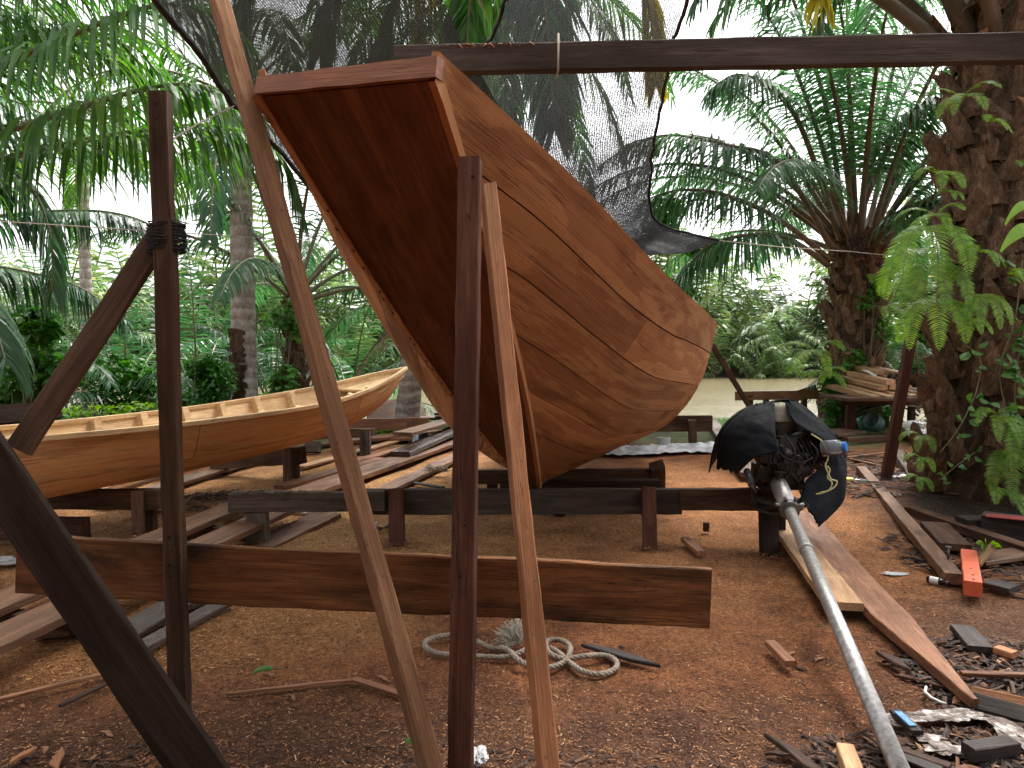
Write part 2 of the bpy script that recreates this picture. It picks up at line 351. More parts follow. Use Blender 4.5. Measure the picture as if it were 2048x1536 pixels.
def water_mat():
    m, nt = newmat('muddy river water')
    n = noise(nt, coords(nt, (1, .30, 1), False), 2.2, 6, .72); n2 = noise(nt, coords(nt, (1, 1, 1), False), .15, 3)
    bp = N(nt, 'ShaderNodeBump', {'Height': n, 'Strength': .8, 'Distance': .12})
    c = ramp(nt, n2, [(.3, (.17, .135, .075)), (.7, (.22, .18, .105))])
    b = N(nt, 'ShaderNodeBsdfPrincipled', {'Base Color': c, 'Roughness': .12, 'Normal': bp.outputs[0], 'Specular IOR Level': .5})
    N(nt, 'ShaderNodeOutputMaterial', {'Surface': b.outputs[0]}); return m
w = MB(); w.grid([[(x, y, -.34) for x in axis([(-150, 150, 10)])] for y in axis([(14.5, 46, 3)])])
w.build('river_water', water_mat(), M=Matrix.Identity(4), kind='structure')

# ------------------------------------------------------------------ boats
def lerp_tab(tab, s):
    """tab: list of (s, [(r,z)...]); smooth interpolation along the boat"""
    ss = [t[0] for t in tab]
    i = max(0, min(len(ss) - 2, next((k for k in range(len(ss) - 1) if s <= ss[k + 1]), len(ss) - 2)))
    t = (s - ss[i]) / (ss[i + 1] - ss[i]); g = lambda k: np.array(tab[max(0, min(len(ss) - 1, k))][1])
    p0, p1, p2, p3 = g(i - 1), g(i), g(i + 1), g(i + 2)
    d0 = ss[i + 1] - ss[max(0, i - 1)]; d3 = ss[min(len(ss) - 1, i + 2)] - ss[i]; d = ss[i + 1] - ss[i]
    m1 = (p2 - p0) / d0 * d; m2 = (p3 - p1) / d3 * d
    return (2 * t**3 - 3 * t**2 + 1) * p1 + (t**3 - 2 * t**2 + t) * m1 + (-2 * t**3 + 3 * t**2) * p2 + (t**3 - t**2) * m2
def sec_at(sec, v):
    n = len(sec) - 1; x = v * n; i = min(n - 1, int(x)); t = x - i
    g = lambda k: sec[max(0, min(n, k))]
    p0, p1, p2, p3 = g(i - 1), g(i), g(i + 1), g(i + 2)
    return .5 * ((2 * p1) + (-p0 + p2) * t + (2 * p0 - 5 * p1 + 4 * p2 - p3) * t * t + (-p0 + 3 * p1 - 3 * p2 + p3) * t**3)
def hull_point(tab, M, s, v, side, off=0.):
    q = sec_at(lerp_tab(tab, s), v)
    if off:
        q2 = sec_at(lerp_tab(tab, s), min(1, v + .02)); q1 = sec_at(lerp_tab(tab, s), max(0, v - .02)); d = q2 - q1
        nn = np.array([d[1], -d[0]]); l = np.hypot(*nn); nn = nn / l if l > 1e-9 else np.array([1., 0])
        q = q + nn * off
    return M @ Vector((s, q[0] * side, q[1]))
def planking(tab, M, side, s0, s1, nv, step, thick, cuts, gap=.0018, off=0., v0=0., v1=1., rag=.0, uvs=None):
    """strakes of separate plank lengths; every plank is a closed slab"""
    mb = MB()
    for k in range(nv):
        va, vb = v0 + (v1 - v0) * k / nv, v0 + (v1 - v0) * (k + 1) / nv
        cc = [s0] + sorted(cuts[k % len(cuts)]) + [s1]
        for a, b in zip(cc[:-1], cc[1:]):
            n = max(2, int((b - a) / step)); rows = []; rows2 = []
            for i in range(n + 1):
                s = a + gap + (b - a - 2 * gap) * i / n
                dv = gap * .7; vv = [va + dv + (vb - va - 2 * dv) * j / 3 for j in range(4)]
                o = off + rnd(-rag, rag)
                rows.append([hull_point(tab, M, s, v, side, o) for v in vv]); rows2.append([hull_point(tab, M, s, v, side, o - thick) for v in vv])
            vs = [p for r in rows for p in r] + [p for r in rows2 for p in r]; m = (n + 1) * 4; fs = []
            for i in range(n):
                for j in range(3):
                    q = i * 4 + j; f = (q, q + 1, q + 5, q + 4); f2 = (m + q, m + q + 4, m + q + 5, m + q + 1)
                    fs += [f if side < 0 else f[::-1], f2 if side < 0 else f2[::-1]]
                for j in (0, 3):
                    q = i * 4 + j; fs.append((q, q + 4, m + q + 4, m + q))
            for i in (0, n):
                for j in range(3):
                    q = i * 4 + j; fs.append((q, q + 1, m + q + 1, m + q))
            mb.add(vs, fs, False)
            if uvs is not None:
                for q in range(2): uvs += [(a + (b - a) * i / n, (va + (vb - va) * j / 3) * 1.7) for i in range(n + 1) for j in range(4)]
    return mb
def strakes(tab, M, side, s1, wd, cuts, thick, gap, uvs):
    """planks laid parallel to the sheer; the lower ones run out on the edge of the bow panel"""
    mb = MB(); S = np.linspace(0, s1, 120); gir = []
    for s in S:
        sec = lerp_tab(tab, s); q = [sec_at(sec, v) for v in np.linspace(0, 1, 24)]; gir.append(sum(np.hypot(*(q[i + 1] - q[i])) for i in range(23)))
    G_ = lambda s: float(np.interp(s, S, gir)); kmax = int(max(gir) / wd) + 1
    wf = lambda s: 1 + .10 * min(1, s / 5) - .5 * max(0, (s - 5.5) / 6)
    for k in range(kmax):
        da, db = k * wd, (k + 1) * wd
        st_ = next((s for s in np.linspace(0, s1, 600) if G_(s) / wf(s) > da + .004), None)
        if st_ is None: continue
        cc = [st_] + [c for c in sorted(cuts[k % len(cuts)]) if c > st_ + .5] + [s1]
        for a, b in zip(cc[:-1], cc[1:]):
            n = max(3, int((b - a) / .08)); rows, rows2 = [], []; last = b == s1
            for i in range(n + 1):
                s = a + gap + (b - a - 2 * gap) * i / n; g = G_(s)
                vt = 1 - (da * wf(s) + gap) / g; vb = 1 - (db * wf(s) - gap) / g; vt, vb = max(0, min(1, vt)), max(0, min(1, vb))
                if k == 0: vt = 1
                vv = [vb + (vt - vb) * j / 4 for j in range(5)]; o = rnd(-.001, .001)
                rows.append([hull_point(tab, M, s, v, side, o) for v in vv]); rows2.append([hull_point(tab, M, s, v, side, o - thick) for v in vv])
                
            vs = [p for r in rows for p in r] + [p for r in rows2 for p in r]; m = (n + 1) * 5; fs = []
            for q in range(2):
                for i in range(n + 1):
                    s = a + (b - a) * i / n; g = G_(s)
                    for j in range(5): uvs.append((s, min(g, db) * (1 - j / 4) + da * j / 4 + k * 3.7))
            for i in range(n):
                for j in range(4):
                    q = i * 5 + j; f = (q, q + 1, q + 6, q + 5); f2 = (m + q, m + q + 5, m + q + 6, m + q + 1)
                    fs += [f if side < 0 else f[::-1], f2 if side < 0 else f2[::-1]]
                for j in (0, 4):
                    q = i * 5 + j; fs.append((q, q + 5, m + q + 5, m + q))
            for i in (0, n):
                for j in range(4):
                    q = i * 5 + j; fs.append((q, q + 1, m + q + 1, m + q))
            mb.add(vs, fs, False)
    return mb
def put_uv(o, uvs):
    l = o.data.uv_layers.new(name='UVMap')
    for lp in o.data.loops: l.data[lp.index].uv = uvs[lp.vertex_index]
# the big unfinished boat: axis from the high bow towards the river
th = math.atan2(.967, .254)
MBOAT = Matrix.Translation((-.637, 3.0, 0)) @ Matrix.Rotation(th, 4, 'Z')
BT = [(0, [(.368, 2.50), (.37, 2.52), (.372, 2.54), (.376, 2.56), (.38, 2.585)]),
      (1, [(.325, 1.83), (.43, 1.94), (.535, 2.06), (.63, 2.18), (.71, 2.31)]),
      (2, [(.235, 1.16), (.45, 1.325), (.65, 1.52), (.835, 1.755), (1.0, 2.02)]),
      (3, [(.085, .52), (.41, .72), (.735, .98), (1.0, 1.37), (1.2, 1.85)]),
      (3.3, [(.03, .38), (.44, .60), (.80, .88), (1.06, 1.29), (1.245, 1.82)]),
      (4, [(.03, .38), (.51, .57), (.93, .82), (1.19, 1.22), (1.345, 1.745)]),
      (4.7, [(.03, .38), (.55, .55), (.98, .77), (1.255, 1.16), (1.40, 1.70)]),
      (5.4, [(.03, .38), (.53, .55), (.95, .76), (1.235, 1.15), (1.38, 1.685)]),
      (6.4, [(.03, .38), (.47, .56), (.85, .77), (1.11, 1.16), (1.25, 1.70)]),
      (8, [(.03, .38), (.36, .58), (.65, .80), (.86, 1.18), (.98, 1.76)]),
      (10, [(.03, .42), (.22, .66), (.40, .92), (.52, 1.32), (.60, 1.93)]),
      (11.5, [(.02, .8), (.06, 1.0), (.10, 1.3), (.13, 1.7), (.16, 2.2)])]
boat = empty('wooden_boat', (.2, 6.2, .38), 'large unfinished wooden boat hull with high flat raked bow propped on trestles', 'boat')
CUT = [[3.9, 7.5], [2.4, 6.3], [1.35, 4.6, 8.2], [.95, 3.4, 6.9], [1.7, 4.3, 7.9], [.85, 2.35, 5.6], [1.2, 3.1, 5.2, 8.6]]
for side in (-1, 1):
    uvs = []; put_uv(strakes(BT, MBOAT, side, 11.5, .262, CUT, .03, .0034, uvs).build('side_planking', M_['hull'], boat, MBOAT), uvs)
    bk = MB(); bk.grid([[hull_point(BT, MBOAT, s, v, side, -.022) for v in np.linspace(0, 1, 9)] for s in np.linspace(.02, 11.5, 60)])
    bk.build('inner_hull', M_['hullback'], boat, MBOAT)
    # sheer strip along the top edge
    rows = []
    for s in np.linspace(.03, 11.5, 60):
        p = hull_point(BT, MBOAT, s, 1, side, 0); inn = MBOAT.to_3x3() @ Vector((0, -side, 0))
        rows.append([p + Vector((0, 0, -.055)) + inn * .034, p + Vector((0, 0, -.004)) + inn * .034, p + Vector((0, 0, -.004)) + inn * .08, p + Vector((0, 0, -.055)) + inn * .08, p + Vector((0, 0, -.055)) + inn * .034])
    t = MB(); t.grid(rows, False); t.build('inwale', M_['hulledge'], boat, MBOAT)
# flat raked bow panel of three boards, cut square at the top
def bow_pt(s, k, off):
    q = lerp_tab(BT, s)[0]; d = Vector((-.56, 0, -.83))  # out of the panel, forward and down (local)
    return MBOAT @ (Vector((s, q[0] * k, q[1])) + d * off)
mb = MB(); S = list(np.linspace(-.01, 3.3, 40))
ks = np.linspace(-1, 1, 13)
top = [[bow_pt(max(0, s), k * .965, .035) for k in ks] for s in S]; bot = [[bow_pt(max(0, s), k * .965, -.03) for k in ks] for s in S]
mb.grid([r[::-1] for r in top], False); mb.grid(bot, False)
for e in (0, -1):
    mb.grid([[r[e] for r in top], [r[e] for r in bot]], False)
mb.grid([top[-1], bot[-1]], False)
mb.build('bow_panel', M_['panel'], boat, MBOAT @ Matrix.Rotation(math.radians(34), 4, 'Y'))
# top end piece of the bow (sawn end grain)
q = lerp_tab(BT, 0)[0]
rowsT = []
for k in np.linspace(-1, 1, 18):
    nz = mnoise.noise(Vector((k * 3, 0, 0))) * .003
    z0 = 2.468 + nz; z1 = 2.545 - .006 * k + nz
    rowsT.append([MBOAT @ Vector((-.072, (.392 if k < 0 else .350) * k, z0)), MBOAT @ Vector((-.050, (.392 if k < 0 else .352) * k, z1)), MBOAT @ Vector((.045, (.388 if k < 0 else .35) * k, z1 + .01)), MBOAT @ Vector((.06, (.38 if k < 0 else .345) * k, z0 + .02)), MBOAT @ Vector((-.072, (.392 if k < 0 else .350) * k, z0))])
mb = MB(); mb.grid(rowsT, False)
for r in (rowsT[0], rowsT[-1]): mb.add(r[:4], [(0, 1, 2, 3)])
M_['endgrain'] = wood('red sawn end grain', (.17, .06, .028), (.25, .095, .045), (.33, .15, .075), stain=(.10, .03, .015), stain_amt=.5, rough=.7, tint=0.)
mb.build('bow_cap', M_['endgrain'], boat, MBOAT @ Matrix.Rotation(math.radians(90), 4, 'Z'))
# light edge battens where side planks meet the panel
for side, mt in ((1, 'hulledge'), (-1, 'hull')):
    rows = []
    for s in np.linspace(-.02, 3.3, 36):
        q = lerp_tab(BT, max(0, s))[0]; b = Vector((s, q[0] * side, q[1])); d = Vector((-.56, 0, -.83)); o = Vector((0, side, 0))
        wv = .016 + .004 * mnoise.noise(Vector((s * 4, 3, 0)))
        rows.append([MBOAT @ (b + d * .046 - o * wv), MBOAT @ (b + d * .046 + o * .012), MBOAT @ (b - d * .03 + o * .014), MBOAT @ (b - d * .03 - o * wv), MBOAT @ (b + d * .046 - o * wv)])
    mb = MB(); mb.grid(rows, False); mb.build('edge_batten', M_[mt], boat, MBOAT @ Matrix.Rotation(math.radians(34), 4, 'Y'))
# nail holes / pitch marks along the left batten
for s in np.linspace(.5, 3.0, 22):
    mb = MB()
    s += rnd(-.05, .05); q = lerp_tab(BT, s)[0]; c = MBOAT @ (Vector((s, q[0] - .004 + rnd(-.008, .012), q[1])) + Vector((-.56, 0, -.83)) * .046)
    mb.box(c, (.02, .008, .004), (MBOAT @ Matrix.Rotation(math.radians(34), 4, 'Y')).to_3x3()); mb.build('nail_mark', M_['hullback'], boat, MBOAT)
# keel
mb = MB(); mb.grid([[MBOAT @ Vector((s, y, z)) for (y, z) in ((-.035, .44), (-.035, .365), (.035, .365), (.035, .44))] for s in np.linspace(3.22, 10.2, 30)], False)
mb.build('keel', M_['panel'], boat, MBOAT)
# frames and floor inside (seen only from above)
for s in (1.6, 2.6, 3.6, 4.6, 5.6, 6.6, 7.6, 8.6, 9.6):
    mb = MB(); vs = list(np.linspace(0, 1, 9))
    for side in (-1, 1):
        mb.sheet([[hull_point(BT, MBOAT, s + d, v, side, -.035 - e) for v in vs] for d, e in ((-.03, 0), (.03, 0), (.03, .06), (-.03, .06), (-.03, 0))], .004, False)
    mb.build('frame_rib', M_['hulledge'], boat, MBOAT)

# the long slender boat on the left
A0, A1 = Vector((-4.62, 3.3, 0)), Vector((-1.44, 10.5, 0)); ax = (A1 - A0).normalized(); LB = (A1 - A0).length
MC = Matrix.Translation(A0) @ Matrix.Rotation(math.atan2(ax.y, ax.x), 4, 'Z')
def st(s, kz, hw, gz_, bw): return (s, [(.02, kz), (bw * .6, kz + .02), (bw, kz + .06), (bw + (hw - bw) * .62, kz + (gz_ - kz) * .48), (hw, gz_)])
CT = [st(0, .52, .30, 1.02, .16), st(.8, .43, .40, .95, .27), st(1.8, .375, .47, .89, .34), st(2.8, .37, .52, .865, .36), st(3.6, .372, .55, .86, .37), st(4.4, .385, .575, .868, .36), st(5.0, .405, .59, .885, .34),
      st(5.6, .44, .565, .918, .29), st(6.2, .50, .46, .97, .22), st(6.6, .56, .375, 1.015, .16), st(7.0, .65, .285, 1.075, .10), st(7.4, .80, .185, 1.135, .05), (LB, [(.005, 1.14), (.008, 1.16), (.01, 1.175), (.012, 1.19), (.015, 1.20)])]
canoe = empty('long_boat', (-3.0, 7.0, .38), 'long slender honey coloured wooden boat with open ribs resting on low trestles', 'boat')
CC = [[2.9, 5.6], [1.7, 4.9], [3.7, 6.2], [2.3, 5.3]]
for side in (-1, 1):
    uvs = []; put_uv(planking(CT, MC, side, .0, LB - .02, 3, .12, .018, CC, gap=.006, rag=.0006, uvs=uvs).build('side_planking', M_['canoe'], canoe, MC), uvs)
    mb = MB(); mb.grid([[hull_point(CT, MC, s, v, side, -.024) for v in np.linspace(0, 1, 9)] for s in np.linspace(0, LB - .06, 60)])
    mb.build('inner_lining', M_['canoe_in'], canoe, MC)
    rows = []
    for s in np.linspace(0, LB, 70):
        p = MC.inverted() @ hull_point(CT, MC, s, 1, side); wi = min(.045, abs(p.y))
        pp = [(.006, -.03), (.006, .006), (-wi, .006), (-wi, -.03), (.006, -.03)]
        rows.append([MC @ (p + Vector((0, side * a, b))) for a, b in pp])
    mb = MB(); mb.grid(rows, False); mb.build('gunwale', M_['canoe_in'], canoe, MC)
for i, s in enumerate(np.arange(.5, 6.9, .50)):
    mb = MB()
    for side in (-1, 1):
        r0 = []
        for v in np.linspace(.02, .97, 9):
            a, b = hull_point(CT, MC, s - .036, v, side, -.026), hull_point(CT, MC, s - .036, v, side, -.10)
            c, d = hull_point(CT, MC, s + .036, v, side, -.10), hull_point(CT, MC, s + .036, v, side, -.026)
            r0.append([a, b, c, d, a])
        mb.grid(r0, False); mb.add(r0[-1][:4], [(0, 1, 2, 3)])
    mb.build('rib', M_['canoe_in'], canoe, MC)
mb = MB(); rows = []
for s in np.linspace(6.75, LB - .08, 8):
    q = lerp_tab(CT, s)[-1]; rows.append([MC @ Vector((s, y * (q[0] - .03), q[1] - .10)) for y in (-1, -.3, .3, 1)])
mb.sheet(rows, .025, False); mb.build('bow_deck', M_['canoe_in'], canoe, MC)
for s in (6.45, 7.0):
    q = lerp_tab(CT, s)[3]; plank('crosspiece', MC @ Vector((s, -q[0] + .02, q[1] + .1)), MC @ Vector((s, q[0] - .02, q[1] + .1)), .05, .03, (0, 0, 1), M_['canoe_in'], canoe)
mb = MB(); mb.grid([[MC @ Vector((s, y, lerp_tab(CT, s)[1][1] + .03)) for y in (-lerp_tab(CT, s)[1][0], lerp_tab(CT, s)[1][0])] for s in np.linspace(.1, 6.8, 24)])
mb.build('bottom_board', M_['canoe_in'], canoe, MC)

# ------------------------------------------------------------------ foreground frame timbers
def nail(parent, p, nrm, r=.006, mat='post_black'):
    n = Vector(nrm).normalized(); m = MB(); m.tube([p - n * .012, p + n * .003], [r, r], 8); return m.build('nail_hole', M_[mat], parent)
plA, plB = P(320, 186, 2.86), P(363, 1516, 2.80); plB.z = -.02
pl = plank('timber_post', plA, plB, .068, .055, (0, -1, 0), M_['post_dark'], label='dark upright post with nail holes crossed by the slanting black plank', cat='post', wob=.004)
for (x, y) in ((318, 213), (319, 242), (327, 260), (317, 303), (316, 318), (326, 340), (324, 382), (328, 430)):
    q = P(x, y, 2.86); q.y = 2.833 + (plA.y - 2.86); nail(pl, q, (0, -1, 0), .0058)
for (x, y) in ((339, 1075), (340, 1130), (341, 1152)): nail(pl, P(x, y, 2.80 - .030), (0, -1, 0), .006)
bA, bB = P(-60, 868, 2.62), P(452, 1590, 2.46); bB.z = -.03
plank('slanting_plank', bA, bB, .158, .04, (.1, -1, .12), M_['post_black'], label='wide blackened plank slanting across lower left corner in front of the post', cat='timber', wob=.0025)
plank('diagonal_brace', P(324, 466, 2.93), P(38, 900, 2.68), .088, .034, (0, -1, .05), M_['post_dark'], label='dark brace running from the holed post down left to the slanting plank', cat='timber', wob=.004)
sA, sB = P(386, -190, 3.35), P(880, 1600, 2.5); sB.z = -.02
plank('leaning_strut', sA, sB, .064, .064, (.60, -.78, .2), M_['strut_grey'], label='grey brown square strut leaning across the frame left of the bow panel', cat='timber', wob=.003)
mA, mB_ = P(941, 320, 3.02), P(921, 1590, 2.58); mB_.z = -.02
mp = plank('timber_post', mA, mB_, .084, .07, (-.12, -1, 0), M_['post_red'], label='dark red upright post standing under the bow panel, flat cut top', cat='post', wob=.003)
for (x, y, d) in ((945, 352, 3.0), (937, 433, 2.96), (929, 1050, 2.72), (920, 1153, 2.7)): nail(mp, P(x, y, d - .038), (0, -1, 0), .0055)
eA, eB = P(976, 372, 3.2), P(1107, 1660, 2.4); eB.z = -.02
plank('leaning_strut', eA, eB, .062, .05, (.36, -.93, .1), M_['strut_new'], label='fresh orange square strut leaning on the hull right of the dark red post', cat='timber', wob=.003, end=-.02)
def fprof(u): return (-.010 * math.sin(u * 3.1) - (.012 * max(0, u - .75) / .25), 1 - .04 * max(0, u - .7))
plank('cross_board', P(38, 1126, 2.90), P(1420, 1189, 2.80), .222, .035, (0, -1, .04), M_['board'], label='wide stained brown board nailed level across the posts in the foreground', cat='board', prof=fprof, wob=.003, seg=40)
gA, gB = P(792, 122, 3.42), P(3000, 78, 3.14)
beam = plank('top_beam', gA, gB, .115, .075, (0, -1, -.1), M_['beam'], label='long dark squared beam crossing the top right above the bow', cat='beam', wob=.004, seg=40)
mb = MB(); q = P(1115, 113, 3.36)
loop = [q + Vector((0, a, b)) for a, b in ((-.055, .075), (-.06, 0), (-.05, -.075), (.05, -.07), (.055, 0), (.05, .075), (-.055, .075))]
M_['string'] = plain('pale string', (.45, .4, .33), .9)
mb.tube(loop, .004, 6); mb.build('tie_string', M_['string'], beam)
mb = MB()
for i in range(60):
    x = rnd(900, 1200); p = P(x, 97 - (x - 900) * .012, 3.37) + Vector((0, rnd(-.03, .02), .0)); 
    a = rnd(0, 6.28); mb.tube([p, p + Vector((math.cos(a) * .015, math.sin(a) * .01, .012)), p + Vector((math.cos(a + 1) * .03, -.01, rnd(-.01, .008)))], .0022, 4)
mb.build('wood_shavings', M_['strut_new'], beam)
# support posts that carry the beam further right (just outside the picture)
plank('timber_post', P(2150, 92, 3.3), Vector((2.62, 3.3, -.02)), .09, .07, (0, -1, 0), M_['beam'], label='dark post carrying the right end of the top beam', cat='post')
# black fibre rope wound round the head of the brace
mb = MB(); c = P(333, 475, 2.88)
for i in range(90):
    a = rnd(0, 6.28); z = rnd(-.055, .055); r = .055 + rnd(0, .012); pts = []
    for k in range(7): pts.append(c + Vector((math.cos(a + k * .5) * r * 1.05, math.sin(a + k * .5) * r, z + rnd(-.006, .006))))
    if i % 3 == 0: pts[-1] = pts[-1] + Vector((rnd(-.03, .03), rnd(-.02, .02), rnd(-.03, .02)))
    mb.tube(pts, .0022, 4)
M_['blackrope'] = plain('black fibre', (.012, .010, .010), .85)
mb.build('fibre_lashing', M_['blackrope'], label='black fibre lashing wound round the holed post where the brace meets it', cat='rope')

# ------------------------------------------------------------------ shade nets
def netmat(name, base, sc, amp, col=(.022, .022, .025), grad=None):
    """knitted shade cloth: threads with gaps between them, patchily stretched"""
    m, nt = newmat(name)
    uv = N(nt, 'ShaderNodeUVMap').outputs[0]; sep = N(nt, 'ShaderNodeSeparateXYZ', {0: uv})
    nw = noise(nt, coords(nt, (1, 1, 1), False), 5, 3)
    def wv(ax, s, wob):
        a = math_n(nt, 'ADD', math_n(nt, 'MULTIPLY', sep.outputs[ax], s), math_n(nt, 'MULTIPLY', nw, wob))
        return math_n(nt, 'MULTIPLY', math_n(nt, 'SINE', a), .5)
    n = noise(nt, coords(nt, (1, 1, 1), False), 2.2, 5, .65); nf = noise(nt, N(nt, 'ShaderNodeMapping', {'Vector': uv, 'Scale': (135., 60., 1.)}).outputs[0], 1., 3, .7)
    cov = math_n(nt, 'ADD', math_n(nt, 'MULTIPLY', wv(0, sc, 7.), amp), math_n(nt, 'MULTIPLY', wv(1, sc * .8, 5.), amp * .5))
    cov = math_n(nt, 'ADD', cov, math_n(nt, 'MULTIPLY', math_n(nt, 'SUBTRACT', nf, .5), 2.6))
    cov = math_n(nt, 'ADD', cov, math_n(nt, 'MULTIPLY', math_n(nt, 'SUBTRACT', n, .5), .7))
    cov = math_n(nt, 'ADD', cov, base)
    if grad: cov = math_n(nt, 'ADD', cov, N(nt, 'ShaderNodeMapRange', {'Value': sep.outputs[1], 'From Min': grad[0], 'From Max': grad[1], 'To Min': grad[2], 'To Max': grad[3]}).outputs[0])
    hole = N(nt, 'ShaderNodeMapRange', {'Value': cov, 'From Min': .12, 'From Max': .95}).outputs[0]
    b = N(nt, 'ShaderNodeBsdfPrincipled', {'Base Color': rgba(col), 'Roughness': .7, 'Specular IOR Level': .3})
    t = N(nt, 'ShaderNodeBsdfTranslucent', {'Color': rgba(col)})
    x0 = N(nt, 'ShaderNodeMixShader', {0: .4, 1: b.outputs[0], 2: t.outputs[0]})
    x = N(nt, 'ShaderNodeMixShader', {0: hole, 1: N(nt, 'ShaderNodeBsdfTransparent').outputs[0], 2: x0.outputs[0]})
    N(nt, 'ShaderNodeOutputMaterial', {'Surface': x.outputs[0]}); return m
def cr(pts, t):
    n = len(pts) - 1; x = t * n; i = min(n - 1, int(x)); f = x - i; g = lambda k: pts[max(0, min(n, k))]
    p0, p1, p2, p3 = g(i - 1), g(i), g(i + 1), g(i + 2)
    return .5 * ((2 * p1) + (p2 - p0) * f + (2 * p0 - 5 * p1 + 4 * p2 - p3) * f * f + (3 * p1 - p0 - 3 * p2 + p3) * f**3)
def net(name, left, right, mat, label, sag=.12, wr=.035, nu=60, nv=50, name_=1, hems=('L', 'R')):
    Ls = [P(*p) for p in left]; Rs = [P(*p) for p in right]
    mb = MB(); rows = []
    for i in range(nv + 1):
        t = i / nv; a, b = cr(Ls, t), cr(Rs, t); r = []
        for j in range(nu + 1):
            u = j / nu; p = a.lerp(b, u); s = 4 * u * (1 - u)
            p = p + Vector((0, 0, -sag * s)) + Vector((0, .4, 1)) * (mnoise.noise(Vector((u * 7, t * 2.2, 1.3))) * wr * min(1, s * 4))
            r.append(p)
        rows.append(r)
    mb.grid(rows, True)
    o = mb.build(name, mat, label=label, cat='shade net')
    uvl = o.data.uv_layers.new(name='UVMap'); n = nu + 1
    w_ = (Rs[0] - Ls[0]).length; h_ = sum((cr(Ls, (i + 1) / 9) - cr(Ls, i / 9)).length for i in range(9))
    for lp in o.data.loops:
        i, j = divmod(lp.vertex_index, n); uvl.data[lp.index].uv = (j / nu * w_, i / nv * h_)
    for side, pts in (('L', Ls), ('R', Rs)):
        if side not in hems: continue
        h = MB(); h.tube([cr(pts, k / 60) + Vector((mnoise.noise(Vector((k * .5, 1, 0))) * .02, 0, mnoise.noise(Vector((k * .5, 5, 0))) * .02)) for k in range(61)], .013 if name_ == 2 else .02, 6); h.build('hem', M_['blackrope'], o)
    return o, rows
M_['net'] = netmat('black shade netting', .93, 560., .30, (.014, .014, .013))
M_['net2'] = netmat('thin black shade netting', .74, 520., .34, (.04, .04, .044), (2.4, 4.8, -.03, .5))
netL, _ = net('shade_net', [(235, -90, 3.3), (330, 25, 3.9), (400, 110, 4.5), (470, 212, 5.2), (575, 320, 6.3), (690, 470, 8.2)],
    [(840, -90, 3.3), (893, 15, 3.9), (925, 85, 4.5), (985, 190, 5.2), (1060, 330, 6.3), (1130, 520, 8.2)], M_['net'],
    'broad black shade net sagging overhead from the upper left above the bow', sag=.16, hems=('L',))
netR, rowsR = net('shade_net', [(1035, -90, 4.2), (1005, 20, 4.8), (975, 95, 5.4), (930, 190, 6.2), (960, 300, 7.2), (1100, 420, 8.3), (1190, 500, 8.2)],
    [(1392, -90, 4.2), (1374, 5, 4.8), (1347, 90, 5.6), (1322, 215, 6.6), (1303, 330, 7.7), (1312, 440, 8.4), (1438, 481, 8.0)], M_['net2'],
    'black shade net draped behind the hull with its lower corner pulled out right', sag=.10, name_=2)
mb = MB(); mb.tube([P(1436, 481, 8.0), P(1560, 494, 9.5), P(1700, 503, 12), P(1790, 512, 14.2)], .006, 5)
mb.build('guy_string', M_['string'], label='thin white string from the net corner to the middle oil palm', cat='string')
mb = MB(); mb.tube([P(343, 280, 2.9), P(400, 245, 3.6), P(468, 212, 5.1)], .004, 5)
mb.build('guy_string', M_['string'], label='thin string from the holed post up to the left net edge', cat='string')
mb = MB(); mb.tube([P(-40, 440, 5.5), P(150, 452, 5.3), P(300, 462, 5.2), P(560, 478, 6.4), P(700, 482, 8)], .004, 5)
mb.build('guy_string', M_['string'], label='thin pale line stretched across behind the holed post at mid height', cat='string')
# ------------------------------------------------------------------ trestles
def trestle(label, name, beam_p, w, t, mat, legs, nrm=(0, -1, 0), lmat=None, wob=.003, group='low trestles'):
    """beam_p: two points; legs: (top point, foot point, width, thickness, material)"""
    o = empty(name, ((beam_p[0] + beam_p[1]) / 2).to_tuple()[:2] + (0,), label, 'trestle', group)
    plank('beam', beam_p[0], beam_p[1], w, t, nrm, M_[mat], o, wob=wob, jit=.003)
    for (a, b, lw, lt, lm) in legs:
        b = b.copy(); b.z -= .03
        plank('leg', a, b, lw, lt, (0, -1, 0), M_[lm], o, wob=.003)
    return o
D = 5.85
tw = trestle('old worn trestle with notched grey beam end and weathered grey leg', 'trestle', (P(460, 1004, 5.85), P(770, 1001, 5.85)), .145, .09, 'worn', [(P(514, 1018, 5.87), G(517, 1086), .155, .09, 'worn')], wob=.012)
mb = MB()
for i in range(26):
    q = P(rnd(465, 765), 985, 5.85); mb.box(q + Vector((0, rnd(-.03, .03), rnd(-.004, .008))), (rnd(.03, .10), rnd(.02, .06), rnd(.008, .02)), Matrix.Rotation(rnd(-.15, .15), 3, 'Y'))
mb.build('splintered_top', M_['worn'], tw)
trestle('long dark trestle under the bow keel with two reddish nailed legs', 'trestle', (P(700, 1003, 5.97), P(1362, 1002, 5.97)), .195, .08, 'beam',
        [(P(792, 978, 5.90), G(794, 1090), .115, .055, 'post_red'), (P(1297, 975, 5.90), G(1300, 1091), .105, .055, 'post_red')])
for ox in (790, 1297): pass
trestle('trestle of black timber carrying the outboard engine', 'trestle', (P(1361, 998, 5.95), P(1562, 999, 5.72)), .165, .07, 'post_dark',
        [(P(1536, 1020, 5.72), G(1540, 1106), .125, .08, 'post_black'), (P(1563, 1020, 5.86), G(1563, 1080), .05, .05, 'post_black')])
trestle('dark trestle second back under the big hull with short squared post', 'trestle', (P(955, 954, 7.0), P(1315, 950, 7.0)), .12, .09, 'post_dark', [(P(1314, 930, 6.9), G(1316, 1000), .13, .09, 'trestle'), (P(985, 950, 7.1), G(985, 1000), .1, .09, 'post_dark')])
